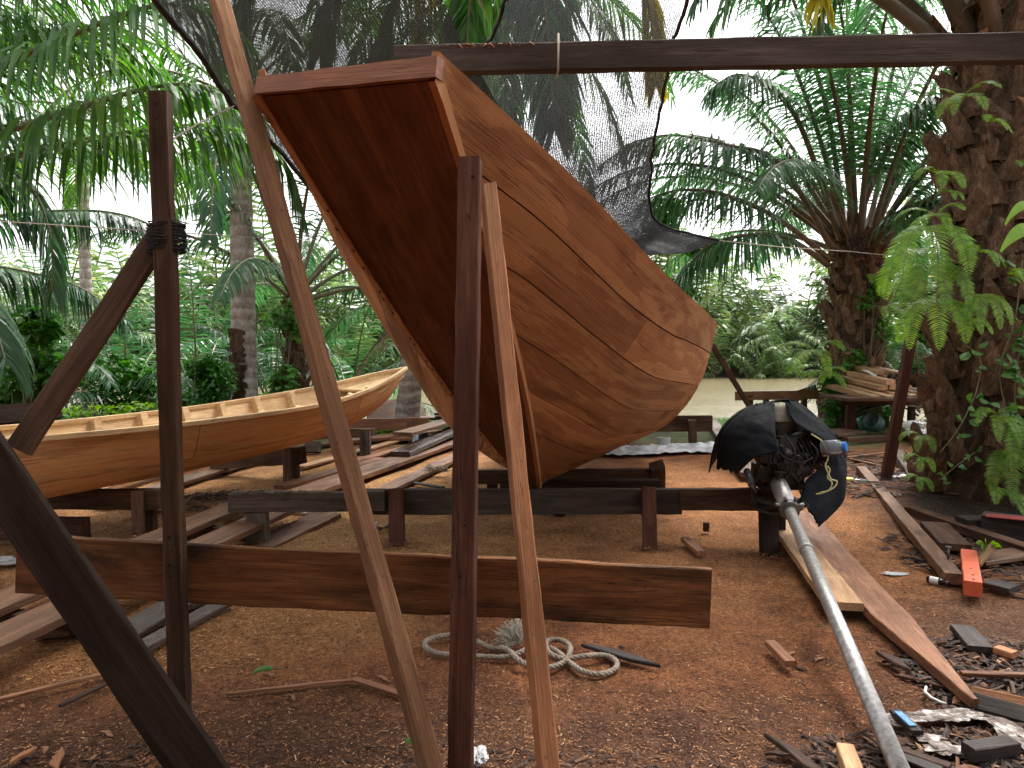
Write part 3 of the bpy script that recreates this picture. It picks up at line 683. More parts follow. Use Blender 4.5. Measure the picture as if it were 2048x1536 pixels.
trestle('dark trestle third back under the big hull, low crossbeam', 'trestle', (P(1000, 968, 6.55), P(1320, 967, 6.55)), .07, .1, 'post_black', [(P(1120, 970, 6.6), G(1120, 1030), .09, .08, 'post_black')])
trestle('far brown trestle showing to the right of the big hull', 'trestle', (P(1200, 847, 11.4), P(1424, 847, 11.3)), .235, .09, 'trestle', [(P(1384, 840, 11.2), G(1386, 893), .115, .08, 'trestle'), (P(1250, 840, 11.3), G(1250, 892), .115, .08, 'trestle')])
trestle('brown trestle under the long boat beside the holed post', 'trestle', (P(40, 998, 6.15), P(322, 998, 6.1)), .155, .1, 'trestle', [(P(275, 982, 6.02), G(277, 1073), .085, .045, 'plank_grey'), (P(300, 1018, 6.2), G(300, 1064), .09, .08, 'trestle'), (P(90, 1010, 6.2), G(90, 1066), .09, .08, 'trestle')])
trestle('trestle under the long boat with thin front leg, left of the strut', 'trestle', (P(425, 921, 9.0), P(606, 910, 8.55)), .19, .12, 'trestle', [(P(574, 900, 8.46), G(575, 963), .09, .05, 'plank_grey'), (P(590, 920, 8.65), G(592, 952), .08, .08, 'post_dark'), (P(450, 920, 9.0), G(450, 945), .09, .08, 'post_dark')])
trestle('small trestle under the long boat bow with rough log post', 'trestle', (P(664, 864, 10.9), P(748, 864, 10.7)), .10, .14, 'trestle', [(P(731, 862, 10.6), G(731, 909), .14, .13, 'worn'), (P(680, 862, 10.9), G(680, 900), .1, .1, 'post_dark')])
trestle('reddish trestle beam behind the long boat bow', 'trestle', (P(690, 850, 12.4), P(858, 847, 12.2)), .19, .1, 'plank_red', [(P(822, 845, 12.1), G(824, 884), .12, .1, 'post_red'), (P(710, 850, 12.5), G(710, 880), .1, .1, 'post_red')])
trestle('low block trestle at the left edge with pale grey sawn end', 'trestle', (P(-120, 1056, 5.9), P(172, 1058, 5.85)), .17, .12, 'trestle', [(P(120, 1070, 5.9), G(120, 1088), .1, .1, 'trestle'), (P(-60, 1070, 5.9), G(-60, 1088), .1, .1, 'trestle')])

# ------------------------------------------------------------------ planks lying about
def gp(name, label, a, b, w, t, mat, z=0.03, cat='plank', group='timber lying on the ground', tilt=(0, 0, 1), zb=None, **k):
    p0 = G(a[0], a[1], z); p1 = G(b[0], b[1], z if zb is None else zb)
    return plank(name, p0, p1, w, t, tilt, M_[mat], label=label, cat=cat, group=group, **k)
gp('plank', 'long grey plank at lower left, outer one of a parallel pair', (-110, 1328), (585, 1010), .24, .045, 'plank_grey', .13, wob=.004)
gp('plank', 'long grey plank at lower left, inner one of a parallel pair', (-160, 1272), (500, 1002), .24, .045, 'plank_grey', .135, wob=.004)
for i, (px, py) in enumerate(((60, 1262), (440, 1078))):
    q = G(px, py, 0); plank('support_block', q + Vector((-.3, .05, .05)), q + Vector((.35, -.05, .05)), .09, .095, (0, 0, 1), M_['post_dark'], label=('dark block under the near end of the paired grey planks', 'dark block under the far end of the paired grey planks')[i], cat='block')
gp('plank', 'broad grey plank running from behind the strut toward the dark red post', (560, 1002), (915, 880), .33, .05, 'plank_grey', .06, wob=.003)
gp('plank', 'grey plank with a scrap of net on it, nearer the dark red post', (760, 985), (930, 905), .2, .04, 'plank_grey', .04)
gp('plank', 'wet black plank tilted up beside the dark red post', (800, 908), (960, 838), .27, .06, 'plank_wet', .12, zb=.22)
gp('plank', 'fresh edge board beneath the wet black plank', (845, 905), (1000, 862), .2, .04, 'plank_red', .05)
gp('plank', 'brown plank raised on a short leg behind the wet plank', (805, 868), (985, 818), .28, .045, 'plank_grey', .30)
plank('support_block', G(848, 898) + Vector((0, 0, -.02)), P(846, 872, 11.2), .12, .1, (0, -1, 0), M_['trestle'], label='short leg under the raised brown plank', cat='block')
gp('plank', 'half buried plank end in the pale sawdust', (515, 1098), (655, 1030), .26, .05, 'plank_grey', -.012)
gp('plank', 'pale fresh plank lying under the long boat, upper', (150, 992), (450, 905), .16, .04, 'plank_new', .06)
gp('plank', 'pale weathered plank lying under the long boat, lower', (210, 1010), (520, 915), .22, .04, 'plank_grey', .04)
gp('plank', 'pale board end behind the slanting plank at left edge', (-60, 1035), (60, 990), .18, .04, 'plank_new', .10)
gp('plank', 'wet dark plank on the sawdust right of the holed post', (255, 1310), (448, 1206), .11, .03, 'plank_wet', .02)
gp('plank', 'dark plank left of the holed post, broken end', (205, 1292), (395, 1186), .19, .035, 'plank_wet', .03)
gp('plank', 'short thin board lying near the slanting plank', (75, 1266), (245, 1250), .12, .03, 'plank_grey', .015)
gp('plank', 'dark plank stub under the wet planks left', (300, 1240), (410, 1195), .12, .03, 'plank_wet', .02)
gp('board', 'upturned grey board leaning behind the long boat bow', (735, 835), (850, 830), .75, .05, 'plank_grey', .2, tilt=(0, -.75, .6), cat='board')
gp('board', 'long grey board lying behind the leaning board', (745, 842), (905, 834), .3, .05, 'plank_grey', .22, cat='board')
gp('board', 'red board on the ground behind the log post', (735, 878), (905, 858), .35, .05, 'plank_red', .08, cat='board')
gp('board', 'low red board stacked behind the log post', (660, 884), (890, 872), .3, .05, 'plank_red', .05, cat='board')
gp('board', 'thin pale board behind the small block', (500, 888), (660, 872), .22, .05, 'plank_grey', .1, cat='board')
gp('board', 'dark board under the bow of the long boat', (520, 905), (680, 885), .22, .05, 'trestle', .04, cat='board')
q = G(626, 905); plank('wood_block', q + Vector((-.1, 0, .075)), q + Vector((.1, 0, .075)), .15, .15, (0, -.95, .3), M_['worn'], label='square sawn block sitting beyond the strut', cat='block')
for j in range(7):
    x = 880 + rnd(-12, 30); y = 812 - j * 6
    gp('slat', 'dark slat in the loose pile beyond the raised plank', (x, y + 40), (x + rnd(70, 130), y + 36 + rnd(-6, 4)), .16, .04, 'slab_dark', .06 + j * .07, cat='slat', group='dark slats piled beyond the planks', zb=.07 + j * .07 + rnd(0, .05))
gp('plank', 'warm board lying between the two long grey planks behind the strut', (560, 975), (760, 918), .16, .04, 'plank_red', .03)
gp('plank', 'pale fresh board running back behind the strut toward the log post', (600, 935), (800, 880), .14, .03, 'plank_new', .02)
gp('plank', 'red board under the tilted wet plank near the dark red post', (700, 925), (905, 872), .16, .035, 'plank_red', .02)
# right hand side
def pointy(u):
    return (.055 * max(0, u - .55) ** 1.5 * 2.2 - .02 * math.sin(u * 3.14), 1 if u < .72 else max(.10, 1 - (u - .72) / .28 * .9))
gp('plank', 'long red brown plank with a pointed curved near end', (1602, 1028), (1932, 1408), .205, .05, 'plank_red', .055, zb=.03, prof=pointy, seg=50)
gp('plank', 'shorter orange plank with square sawn end beside the pointed plank', (1555, 1035), (1690, 1213), .2, .045, 'plank_new', .06)
gp('plank', 'dirty plank stub crossing under the shaft beyond the orange one', (1420, 838), (1500, 950), .2, .05, 'plank_grey', .07)
sq = gp('plank', 'square pale timber with an upright bolt near its end', (1722, 938), (1908, 1158), .105, .07, 'plank_grey', .045)
b = G(1896, 1118, .08); m = MB(); m.tube([b, b + Vector((0, 0, .075))], .008, 8); m.tube([b + Vector((0, 0, .075)), b + Vector((0, 0, .085))], .019, 8)
M_['steel'] = plain('grey steel', (.20, .19, .185), .45, .85, var=.4, sc=9); m.build('bolt', M_['steel'], sq)
M_['orangepaint'] = plain('orange red paint', (.72, .13, .055), .55, var=.18, sc=14)
ob = plank('painted_block', G(1937, 1112, .06), G(1946, 1178, .06), .095, .09, (0, 0, 1), M_['orangepaint'], label='bright orange painted wooden block with nail holes on the ground', cat='block')
for (x, y) in ((1941, 1138), (1946, 1150), (1947, 1159)): nail(ob, G(x, y, .104), (0, 0, 1), .008)
gp('plank', 'brown square timber running behind the orange block to the right edge', (1820, 1020), (2075, 1108), .11, .07, 'trestle', .05)
gp('plank', 'broken wide brown offcut behind the bolted timber', (1868, 1050), (1912, 1095), .2, .05, 'trestle', .05)
gp('plank', 'flat grey offcut near the right edge', (1945, 1120), (2090, 1100), .2, .03, 'plank_grey', .04)
gp('slat', 'thin new slat poking from behind the orange block', (1955, 1130), (1985, 1092), .04, .03, 'plank_new', .04, zb=.13, cat='slat')
gp('charred_beam', 'charred black beam with red paint on top near the palm foot', (1965, 1046), (2150, 1068), .19, .16, 'slab_dark', .10, cat='beam')
gp('charred_beam', 'short charred beam beside the longer painted one', (1922, 1050), (1972, 1050), .17, .12, 'slab_dark', .07, cat='beam')
mb = MB(); a, b2 = G(1972, 1030, .185), G(2150, 1048, .185)
M_['redpaint'] = plain('flaking red paint', (.30, .03, .02), .6, var=.5, sc=20, col2=(.08, .05, .04))
plank('paint_patch', a + Vector((0, .0, .0)), b2, .13, .006, (0, 0, 1), M_['redpaint'], label='flaking red paint layer on top of the charred beam', cat='paint')
gp('plank', 'rough brown slab near the pale offcut behind the engine', (1648, 868), (1705, 862), .5, .05, 'plank_grey', .06)
gp('plank', 'long low timber lying before the table legs', (1690, 880), (1860, 872), .12, .08, 'trestle', .05)
gp('slat', 'pale slat lying beyond the shaft toward the leaning post', (1690, 915), (1800, 902), .04, .02, 'plank_red', .02, cat='slat')
gp('slat', 'pale slat crossing below the first beyond the shaft', (1700, 918), (1800, 940), .04, .02, 'plank_red', .02, cat='slat')
gp('log', 'mossy pale log lying by the palm foot', (1795, 905), (1835, 965), .14, .1, 'worn', .06, cat='log', wob=.02)
gp('wood_block', 'small nail marked block lying right of the rope', (1540, 1286), (1582, 1328), .055, .03, 'plank_red', .018, cat='block')
gp('wood_block', 'small flat block near the right leg of the keel trestle', (1370, 1078), (1402, 1107), .065, .035, 'plank_red', .02, cat='block')
gp('wood_block', 'bright sawn block end at the bottom edge by the shaft', (1690, 1500), (1712, 1560), .06, .05, 'plank_new', .03, cat='block')
plank('wood_block', G(1412, 1062), G(1412, 1062) + Vector((0, 0, .07)), .045, .04, (0, -1, 0), M_['post_dark'], label='tiny dark peg standing in the sawdust', cat='peg')
def leafprof(u): return (.01 * math.sin(u * 5), max(.15, math.sin(u * math.pi) ** .5))
gp('slat', 'charred tapering slat lying right of the rope', (1163, 1290), (1322, 1331), .06, .02, 'slab_dark', .02, cat='slat', prof=leafprof, wob=.004)
gp('slat', 'curved bark slat left of the pointed plank', (1752, 1304), (1826, 1342), .05, .02, 'bark_chip', .015, cat='slat', prof=leafprof)
gp('slat', 'long brown slat at the bottom edge left of the shaft', (1530, 1470), (1665, 1560), .045, .02, 'bark_chip', .015, cat='slat', prof=leafprof)
gp('stick', 'long thin split stick at lower left running under the slanting plank', (-60, 1412), (262, 1335), .028, .016, 'plank_red', .012, cat='stick')
gp('stick', 'thin pointed stick on the dark soil left of the leaning strut', (455, 1388), (706, 1360), .022, .014, 'plank_red', .01, cat='stick', prof=lambda u: (0, .25 + .75 * min(1, u * 3)))
gp('stick', 'short split stick pointing at the leaning strut foot', (706, 1358), (812, 1392), .035, .014, 'plank_red', .01, cat='stick')
gp('stick', 'dark thin stick across the soil at lower left', (120, 1412), (250, 1350), .02, .014, 'bark_chip', .01, cat='stick')
gp('stick', 'brown stick lying beyond the strut on pale sawdust', (725, 1000), (800, 985), .03, .02, 'plank_wet', .015, cat='stick')
gp('slat', 'dark offcut lying on sawdust before the keel trestle', (825, 965), (885, 975), .07, .02, 'slab_dark', .02, cat='slat')
gp('wood_chip', 'bright orange splinter at the bottom left corner', (18, 1530), (68, 1495), .03, .012, 'strut_new', .012, cat='chip', prof=leafprof)
gp('wood_chip', 'upright orange splinter left of the holed post foot', (115, 1540), (118, 1498), .035, .012, 'strut_new', .01, cat='chip', prof=leafprof)
gp('slat', 'orange brown slat end entering from the right edge low down', (1942, 1388), (2110, 1425), .06, .035, 'strut_new', .04, cat='slat', tilt=(-.2, -.7, .7))
gp('slat', 'grey black slat lying just under the orange brown one', (1945, 1402), (2120, 1450), .07, .03, 'slab_dark', .03, cat='slat', tilt=(-.2, -.7, .7))
gp('slat', 'long thin dark slat entering from right edge above the others', (1922, 1347), (2090, 1352), .03, .02, 'plank_red', .03, cat='slat')
gp('wood_block', 'small orange offcut among the bark at right edge', (1992, 1298), (2030, 1310), .06, .03, 'strut_new', .035, cat='block')
gp('slab', 'thick dark bark slab lying among the litter', (1922, 1256), (1962, 1300), .11, .035, 'slab_dark', .03, cat='slab', wob=.01)
gp('slab', 'grey folded bark piece right of the orange block', (1975, 1165), (2030, 1178), .14, .03, 'slab_dark', .03, cat='slab', wob=.015)
gp('log', 'short charred stick at the lower right corner', (1935, 1503), (2025, 1490), .06, .05, 'slab_dark', .025, cat='log', wob=.012)
gp('slat', 'black slat by the shaft at the bottom edge', (1780, 1508), (1880, 1548), .06, .03, 'slab_dark', .02, cat='slat', wob=.006)
gp('slat', 'brown slat lying right of the black slat at the bottom edge', (1800, 1500), (1900, 1535), .04, .02, 'bark_chip', .03, cat='slat', wob=.004)
M_['bluepaint'] = plain('blue painted strip', (.10, .27, .52), .5, var=.4, sc=25)
bs = gp('slat', 'dark stick with blue painted face by the shaft', (1790, 1422), (1836, 1466), .045, .02, 'slab_dark', .02, cat='slat')
plank('blue_paint', G(1796, 1424, .034), G(1826, 1452, .034), .03, .006, (0, 0, 1), M_['bluepaint'], bs)
# beams nailed to the fence behind, at the river edge
fo = empty('river_fence', P(1600, 815, 14.8).to_tuple()[:2] + (0,), 'low red fence rail with notched board on stub posts at the river edge', 'fence')
plank('rail', P(1470, 792, 14.8), P(1680, 788, 14.6), .17, .06, (0, -1, 0), M_['plank_red'], fo)
plank('notched_board', P(1570, 800, 14.7), P(1634, 778, 14.65), .2, .06, (0, -1, 0), M_['plank_red'], fo)
for x in (1500, 1532, 1608): plank('post', P(x, 790, 14.75), G(x, 842, -.02), .1, .08, (0, -1, 0), M_['post_red'], fo)
gp('plank', 'leaning dark prop slanting from the hull edge down right', (1500, 800), (1500, 800), .1, .1, 'post_dark') if False else None
plank('leaning_prop', P(1424, 690, 11.5), G(1530, 865), .075, .06, (0, -1, 0), M_['post_dark'], label='thin dark prop slanting down from the hull edge behind the engine', cat='prop')
lp0 = G(1771, 962); lp0.z -= .03
plank('leaning_post', lp0, P(1842, 560, 8.55), .105, .085, (0, -1, 0), M_['post_red'], label='red brown post leaning right between the two oil palms', cat='post', wob=.003)

# ------------------------------------------------------------------ table with sawn timber
to = empty('work_table', P(1760, 850, 14).to_tuple()[:2] + (0,), 'rough timber table by the middle oil palm loaded with sawn timber', 'table')
zt = .62
plank('table_top', G(1668, 796, zt) + Vector((0, .1, 0)), G(1905, 796, zt) + Vector((0, .1, 0)), 1.0, .05, (0, 0, 1), M_['trestle'], to)
plank('apron', G(1680, 802, zt - .08), G(1900, 802, zt - .08), .14, .05, (0, -1, 0), M_['post_dark'], to)
for (x, y, m) in ((1659, 849, 'trestle'), (1700, 862, 'post_red'), (1766, 850, 'trestle'), (1822, 855, 'post_dark'), (1880, 858, 'post_dark')):
    f = G(x, y, -.02); plank('leg', Vector((f.x, f.y, zt - .03)), f, .14 if m == 'post_red' else .11, .1, (0, -1, 0), M_[m], to)
d0 = (G(1745, 800, zt) - G(1655, 765, zt)); d0.z = 0; d0.normalize(); nrmv = Vector((d0.y, -d0.x, 0))
base = P(1648, 760, 13.9); base.z = zt + .14; k = 0
for (i, j, L, mat) in [(0, 0, 2.0, 'plank_new'), (1, 0, 1.9, 'plank_new'), (2, 0, 1.9, 'plank_new'), (3, 0, 2, 'plank_new'), (4, 0, 1.8, 'plank_new'), (1.5, 1, 1.9, 'plank_new'), (2.5, 1, 1.8, 'plank_new'), (3.5, 1, 1.9, 'plank_new'),
                       (2, 2, 1.7, 'plank_new'), (3, 2, 1.8, 'plank_new'), (2.5, 3, 1.6, 'plank_new'), (3.5, 3, 1.7, 'plank_new')]:
    side = Vector((-d0.y, d0.x, 0)) if (-d0.y) > 0 or True else nrmv
    side = Vector((1, .25, 0)).normalized()
    p = base + side * (i * .255 + .1) + Vector((0, 0, j * .115)) + Vector((.16, -.98, -.1)) * rnd(-.18, .18) + Vector((0, .12 * j, 0))
    p += Vector((rnd(-.03, .03), 0, rnd(0, .015))); plank('sawn_timber', p, p + Vector((.16, -.98, -.10)) * L * .68, .165, .085, (0, 0, 1), M_[mat], label='pale squared sawn timber stacked on the work table', cat='timber', group='sawn timbers stacked on the table', jit=.002)
M_['whiteplastic'] = plain('white plastic', (.62, .62, .60), .5, var=.15, sc=5)
pts = [P(1728, 740, 13.6), P(1750, 752, 13.5), P(1775, 780, 13.3), P(1785, 800, 13.2)]
mb = MB(); mb.sheet([[cr(pts, k / 14) + Vector((e, 0, 0)) for e in (-.04, .04)] for k in range(15)], .012); mb.build('plastic_strip', M_['whiteplastic'], label='curved white plastic strip hanging over the stacked timbers', cat='strip')
mb = MB(); c = P(1800, 782, 13.3)
M_['darkmetal'] = plain('oily dark metal', (.035, .030, .027), .5, .5, var=.5, sc=14, bump=.5)
M_['rust'] = plain('rusty dark iron', (.07, .042, .03), .7, .4, var=.5, sc=18, bump=.5)
for i in range(16):
    p = c + Vector((rnd(-.2, .25), rnd(-.1, .15), rnd(-.02, .3))); mb.tube([p, p + Vector((rnd(-.15, .15), rnd(-.1, .1), rnd(-.1, .1)))], rnd(.02, .07), 10)
mb.build('engine_block', M_['darkmetal'], label='small dark engine block lying on the right of the table', cat='engine')
gp('plank', 'thin board slanting off the right end of the table', (1826, 776), (1848, 796), .1, .04, 'trestle', .66)

# bottles, cans, plastic
def bottle(name, c, axis, L, r, mat, capmat, label, cat, parts=()):
    a = Vector(axis).normalized(); M = Matrix.Translation(c) @ a.to_track_quat('Z', 'Y').to_matrix().to_4x4()
    mb = MB(); mb.lathe([(0, 0), (r * .9, 0), (r, .01 * L), (r, .62 * L), (r * .85, .74 * L), (r * .52, .86 * L), (r * .5, .93 * L)], M, 18)
    o = mb.build(name, mat, M=Matrix.Translation(c), label=label, cat=cat)
    cp = MB(); cp.lathe([(r * .6, .86 * L), (r * .64, .87 * L), (r * .64, L), (0, L)], M, 14, False); cp.build('cap', capmat, o)
    for (z0, z1, pm) in parts:
        q = MB(); q.lathe([(r * 1.02, z0 * L), (r * 1.02, z1 * L)], M, 18); q.build('paper_label', pm, o)
    return o
def glassmat(name, col, rough=.05, mixf=.72):
    m, nt = newmat(name)
    gl = N(nt, 'ShaderNodeBsdfGlossy', {'Color': rgba((.9, .9, .9)), 'Roughness': rough}); t = N(nt, 'ShaderNodeBsdfTransparent', {'Color': rgba(col)})
    df = N(nt, 'ShaderNodeBsdfDiffuse', {'Color': rgba(tuple(c * .6 for c in col))})
    fr = N(nt, 'ShaderNodeFresnel', {'IOR': 1.45}); x = N(nt, 'ShaderNodeMixShader', {0: mixf, 1: df.outputs[0], 2: t.outputs[0]})
    x2 = N(nt, 'ShaderNodeMixShader', {0: fr.outputs[0], 1: x.outputs[0], 2: gl.outputs[0]}); N(nt, 'ShaderNodeOutputMaterial', {'Surface': x2.outputs[0]}); return m
M_['clear'] = glassmat('clear plastic', (.80, .84, .88)); M_['brownglass'] = glassmat('brown glass', (.07, .025, .012), mixf=.3)
M_['bluecap'] = plain('blue bottle cap', (.01, .19, .62), .35, var=.1); M_['yellow'] = plain('yellow plastic', (.80, .62, .03), .4, var=.1)
M_['white'] = plain('white paper', (.75, .74, .70), .6, var=.12); M_['blackcap'] = plain('black plastic', (.02, .02, .022), .4)
bottle('glass_bottle', G(1854, 1158, .022), (.72, -.7, 0), .125, .022, M_['brownglass'], M_['blackcap'], 'small brown glass bottle with white label lying left of the orange block', 'bottle', [(.14, .55, M_['white'])])
bottle('plastic_bottle', G(1735, 968, .04), (-.85, .5, 0.05), .26, .045, M_['clear'], M_['yellow'], 'clear crushed plastic bottle with yellow cap near the bolted timber', 'bottle', [(.55, .8, M_['yellow'])])
mb = MB(); c = G(1328, 893); mb.lathe([(0, 0), (.085, 0), (.09, .01), (.095, .125), (.1, .125), (.1, .135), (.088, .135), (.08, .02), (0, .02)], Matrix.Translation(c), 24)
mb.build('plastic_pot', M_['white'], label='small cream plastic pot standing behind the white sheet', cat='pot')
mb = MB(); mb.lathe([(0, 0), (.1, 0), (.1, .2), (.09, .2), (.09, .01), (0, .01)], Matrix.Translation(G(855, 880, .1)) @ Matrix.Rotation(math.radians(80), 4, Vector((.3, -1, 0))), 20)
mb.build('tin_can', plain('pale blue tin', (.45, .58, .66), .4, .3, var=.3), label='pale blue tin lying on its side by the raised plank', cat='can')
mb = MB(); mb.lathe([(0, 0), (.13, 0), (.15, .05), (.15, .2), (.14, .2), (.13, .02), (0, .02)], Matrix.Translation(G(1718, 852, .12)) @ Matrix.Rotation(1.2, 4, Vector((0.3, 1, 0))), 20)
mb.build('plastic_pot', plain('green plastic', (.04, .16, .11), .5), label='small dark green pot on its side under the table', cat='pot')
mb = MB(); mb.lathe([(0, 0), (.12, 0), (.14, .04), (.14, .22), (.13, .22), (.12, .03), (0, .03)], Matrix.Translation(G(1756, 850, .16)) @ Matrix.Rotation(1.1, 4, Vector((0.6, -1, 0))), 22)
mb.build('plastic_tub', plain('pale teal plastic', (.07, .12, .105), .5, var=.5), label='pale teal tub tipped over under the table', cat='tub')
def crumple(name, label, c, r, mat, cat='litter', seed=0, flat=.5, seg=14):
    mb = MB(); rows = []
    for i in range(seg + 1):
        a = math.pi * i / seg; rr = []
        for k in range(seg * 2 + 1):
            b = 2 * math.pi * (k % (seg * 2)) / (seg * 2); d = Vector((math.sin(a) * math.cos(b), math.sin(a) * math.sin(b), math.cos(a) * flat))
            q = 1 + .75 * mnoise.noise(d * 2.2 + Vector((seed, 0, 0))) + .35 * mnoise.noise(d * 6 + Vector((seed, 4, 0)))
            rr.append(c + Vector((d.x * r[0], d.y * r[1], max(0.004, d.z * r[2] + r[2] * .5))) * 1.0 * 1 + Vector((d.x * r[0], d.y * r[1], d.z * r[2])) * (q - 1))
        rows.append(rr)
    mb.grid(rows, False); return mb.build(name, mat, label=label, cat=cat)
M_['bagwhite'] = plain('crumpled pale plastic', (.55, .55, .56), .35, var=.35, sc=12, bump=.8, col2=(.72, .72, .72))
def muddy():
    m, nt = newmat('muddy white film'); n = noise(nt, coords(nt, (1, 1, 1)), 16, 7, .7)
    c = ramp(nt, n, [(.42, (.06, .035, .024)), (.52, (.20, .15, .12)), (.59, (.45, .43, .40)), (.72, (.60, .59, .57))])
    b = N(nt, 'ShaderNodeBsdfPrincipled', {'Base Color': c, 'Roughness': .6, 'Normal': N(nt, 'ShaderNodeBump', {'Height': n, 'Strength': .9, 'Distance': .01}).outputs[0]}); N(nt, 'ShaderNodeOutputMaterial', {'Surface': b.outputs[0]}); return m
M_['muddy'] = muddy()
crumple('plastic_bag', 'crumpled clear plastic bag on the soil by the dark red post foot', G(958, 1522), (.028, .05, .035), M_['bagwhite'], seed=1)
crumple('plastic_bag', 'crumpled white plastic at the left edge above the cross board end', G(8, 1126), (.13, .07, .03), M_['bagwhite'], seed=2)
crumple('plastic_bag', 'white and yellow plastic litter at the palm foot behind the bolted timber', G(1800, 1000), (.13, .12, .06), M_['bagwhite'], seed=3)
crumple('plastic_bag', 'pale plastic litter close to the leaning post foot', G(1815, 965), (.12, .1, .08), M_['bagwhite'], seed=4)
crumple('plastic_bag', 'bright yellow wrapper at the foot of the leaning post', G(1787, 962), (.08, .05, .04), M_['yellow'], seed=5)
crumple('plastic_bag', 'muddy white plastic sheet scrap at the bottom right corner', G(2030, 1470), (.06, .13, .014), M_['muddy'], seed=6)
crumple('plastic_bag', 'white lump of plastic at the base of the big palm', G(1885, 1040), (.04, .03, .03), M_['bagwhite'], seed=7)
crumple('plastic_bag', 'glinting plastic scrap on sawdust beyond the worn trestle', G(600, 1024), (.12, .08, .012), M_['clear'], seed=8)
crumple('plastic_bag', 'tiny clear plastic scrap right of the pointed plank', G(1792, 1148), (.07, .035, .006), M_['bagwhite'], seed=9)
crumple('plastic_bag', 'white plastic heap under the right end of the table', G(1870, 880, .05), (.38, .5, .28), M_['white'], seed=10)
crumple('plastic_bag', 'white sheeting piled behind the leaning post', P(1870, 815, 13.5), (.4, .4, .12), M_['white'], seed=11)
mb = MB(); rows = []
for i in range(70):
    u = i / 69; r = []
    for j in range(16):
        v = j / 15; p = G(1180 + 262 * u, 911 - 17 * v + 3 * math.sin(u * 6), 0); h = .03 + .06 * math.sin(v * 3.14) * (.5 + 1.1 * abs(mnoise.noise(Vector((u * 6, v * 2, 0))))) + .03 * mnoise.noise(Vector((u * 20, v * 6, 0)))
        r.append(p + Vector((0, 0, h)))
    rows.append(r)
mb.sheet(rows, .006); M_['sheetwhite'] = plain('grey white plastic sheet', (.60, .61, .64), .4, var=.55, sc=5, col2=(.75, .75, .77)); mb.build('plastic_sheet', M_['sheetwhite'], label='rumpled grey white plastic sheet strip lying behind the keel trestle', cat='sheet')
# muddy white lime smears on the soil: ragged flat scraps
for k, (x, y, rx, ry) in enumerate(((1800, 1440, .10, .03), (1900, 1432, .17, .035), (1985, 1430, .17, .04), (1885, 1500, .08, .03), (1860, 1478, .05, .02))):
    crumple('plastic_scrap', ('thin muddy white film right of the shaft near the blue stick', 'long muddy white film below the pointed plank tip', 'wide muddy white film at the right edge low down', 'muddy white film above the black slat at the bottom', 'small muddy white film between the blue stick and charred stick')[k], G(x, y), (rx * .85, ry * 1.35, .010), M_['muddy'], seed=20 + k, seg=22)
mb = MB(); mb.tube([G(1852, 1374, .01), G(1850, 1384, .012), G(1862, 1395, .012), G(1880, 1404, .01), G(1892, 1408, .01)], .006, 8); mb.build('plastic_ring', M_['white'], label='bent white plastic ring piece beside the pointed plank', cat='ring')
mb = MB(); mb.tube([G(752, 1046, .02), G(750, 1052, .02), G(760, 1058, .02), G(775, 1053, .025), G(779, 1044, .02)], .016, 8); mb.build('iron_hook', M_['steel'], label='small grey iron hook on the sawdust behind the reddish leg', cat='hook')

# ------------------------------------------------------------------ rope
def rope(name, pts, r, mat, label, n=260):
    Q = [cr(pts, k / n) for k in range(n + 1)]; root = None; L = 0; s = []
    for k in range(n + 1):
        if k: L += (Q[k] - Q[k - 1]).length
        s.append(L)
    mb = MB()
    for j in range(3):
        st = []
        for k in range(n + 1):
            t = (Q[min(k + 1, n)] - Q[max(k - 1, 0)]).normalized(); a = t.cross(Vector((0, 0, 1))); a.normalize(); b = t.cross(a)
            an = s[k] / (r * 5.2) * 2 * math.pi + j * 2.094
            st.append(Q[k] + (a * math.cos(an) + b * math.sin(an)) * r * .5)
        mb.tube(st, r * .6, 6)
    return mb.build(name, mat, label=label, cat='rope')
M_['rope'] = plain('dirty beige rope', (.30, .24, .18), .9, var=.35, sc=25, bump=.6)
rz = .014
rp = [(1035, 1282, .04), (1010, 1296, rz), (985, 1296, rz), (955, 1283, rz), (920, 1270, rz), (885, 1272, rz), (856, 1280, rz), (850, 1292, rz), (868, 1304, rz), (900, 1310, rz), (960, 1313, rz), (1010, 1314, rz), (1040, 1305, .03), (1058, 1296, rz),
      (1080, 1293, rz), (1110, 1300, rz), (1140, 1325, rz), (1165, 1342, rz), (1200, 1349, rz), (1230, 1338, rz), (1232, 1322, rz), (1210, 1311, rz), (1170, 1312, .03), (1130, 1318, rz), (1105, 1310, .03), (1092, 1296, .03), (1095, 1282, rz), (1120, 1280, rz), (1138, 1290, rz), (1140, 1304, .03), (1128, 1324, rz), (1098, 1335, rz), (1060, 1333, rz), (1035, 1318, .035), (1020, 1303, .03), (1000, 1294, .03)]
ro = rope('rope', [G(*p) for p in rp], .0135, M_['rope'], 'beige twisted rope looped on the sawdust under the cross board')
mb = MB(); c = G(1030, 1290, .02)
for i in range(240):
    a = rnd(-.9, .9); L = rnd(.04, .10); p = c + Vector((rnd(-.035, .035), rnd(-.02, .05), rnd(0, .03))); pts = [p]
    d = Vector((math.sin(a) * .6, .5, rnd(.3, 1.2))).normalized()
    for k in range(5): d = (d + Vector((rnd(-.5, .5), rnd(-.4, .4), rnd(-.6, .3)))).normalized(); pts.append(pts[-1] + d * L / 4)
    for q in pts: q.z = max(q.z, .008)
    mb.tube(pts, .0028, 4)
mb.build('frayed_end', plain('frayed rope fibre', (.46, .40, .32), .9, var=.3, sc=30), ro)
mb = MB(); c = G(872, 942, .05)
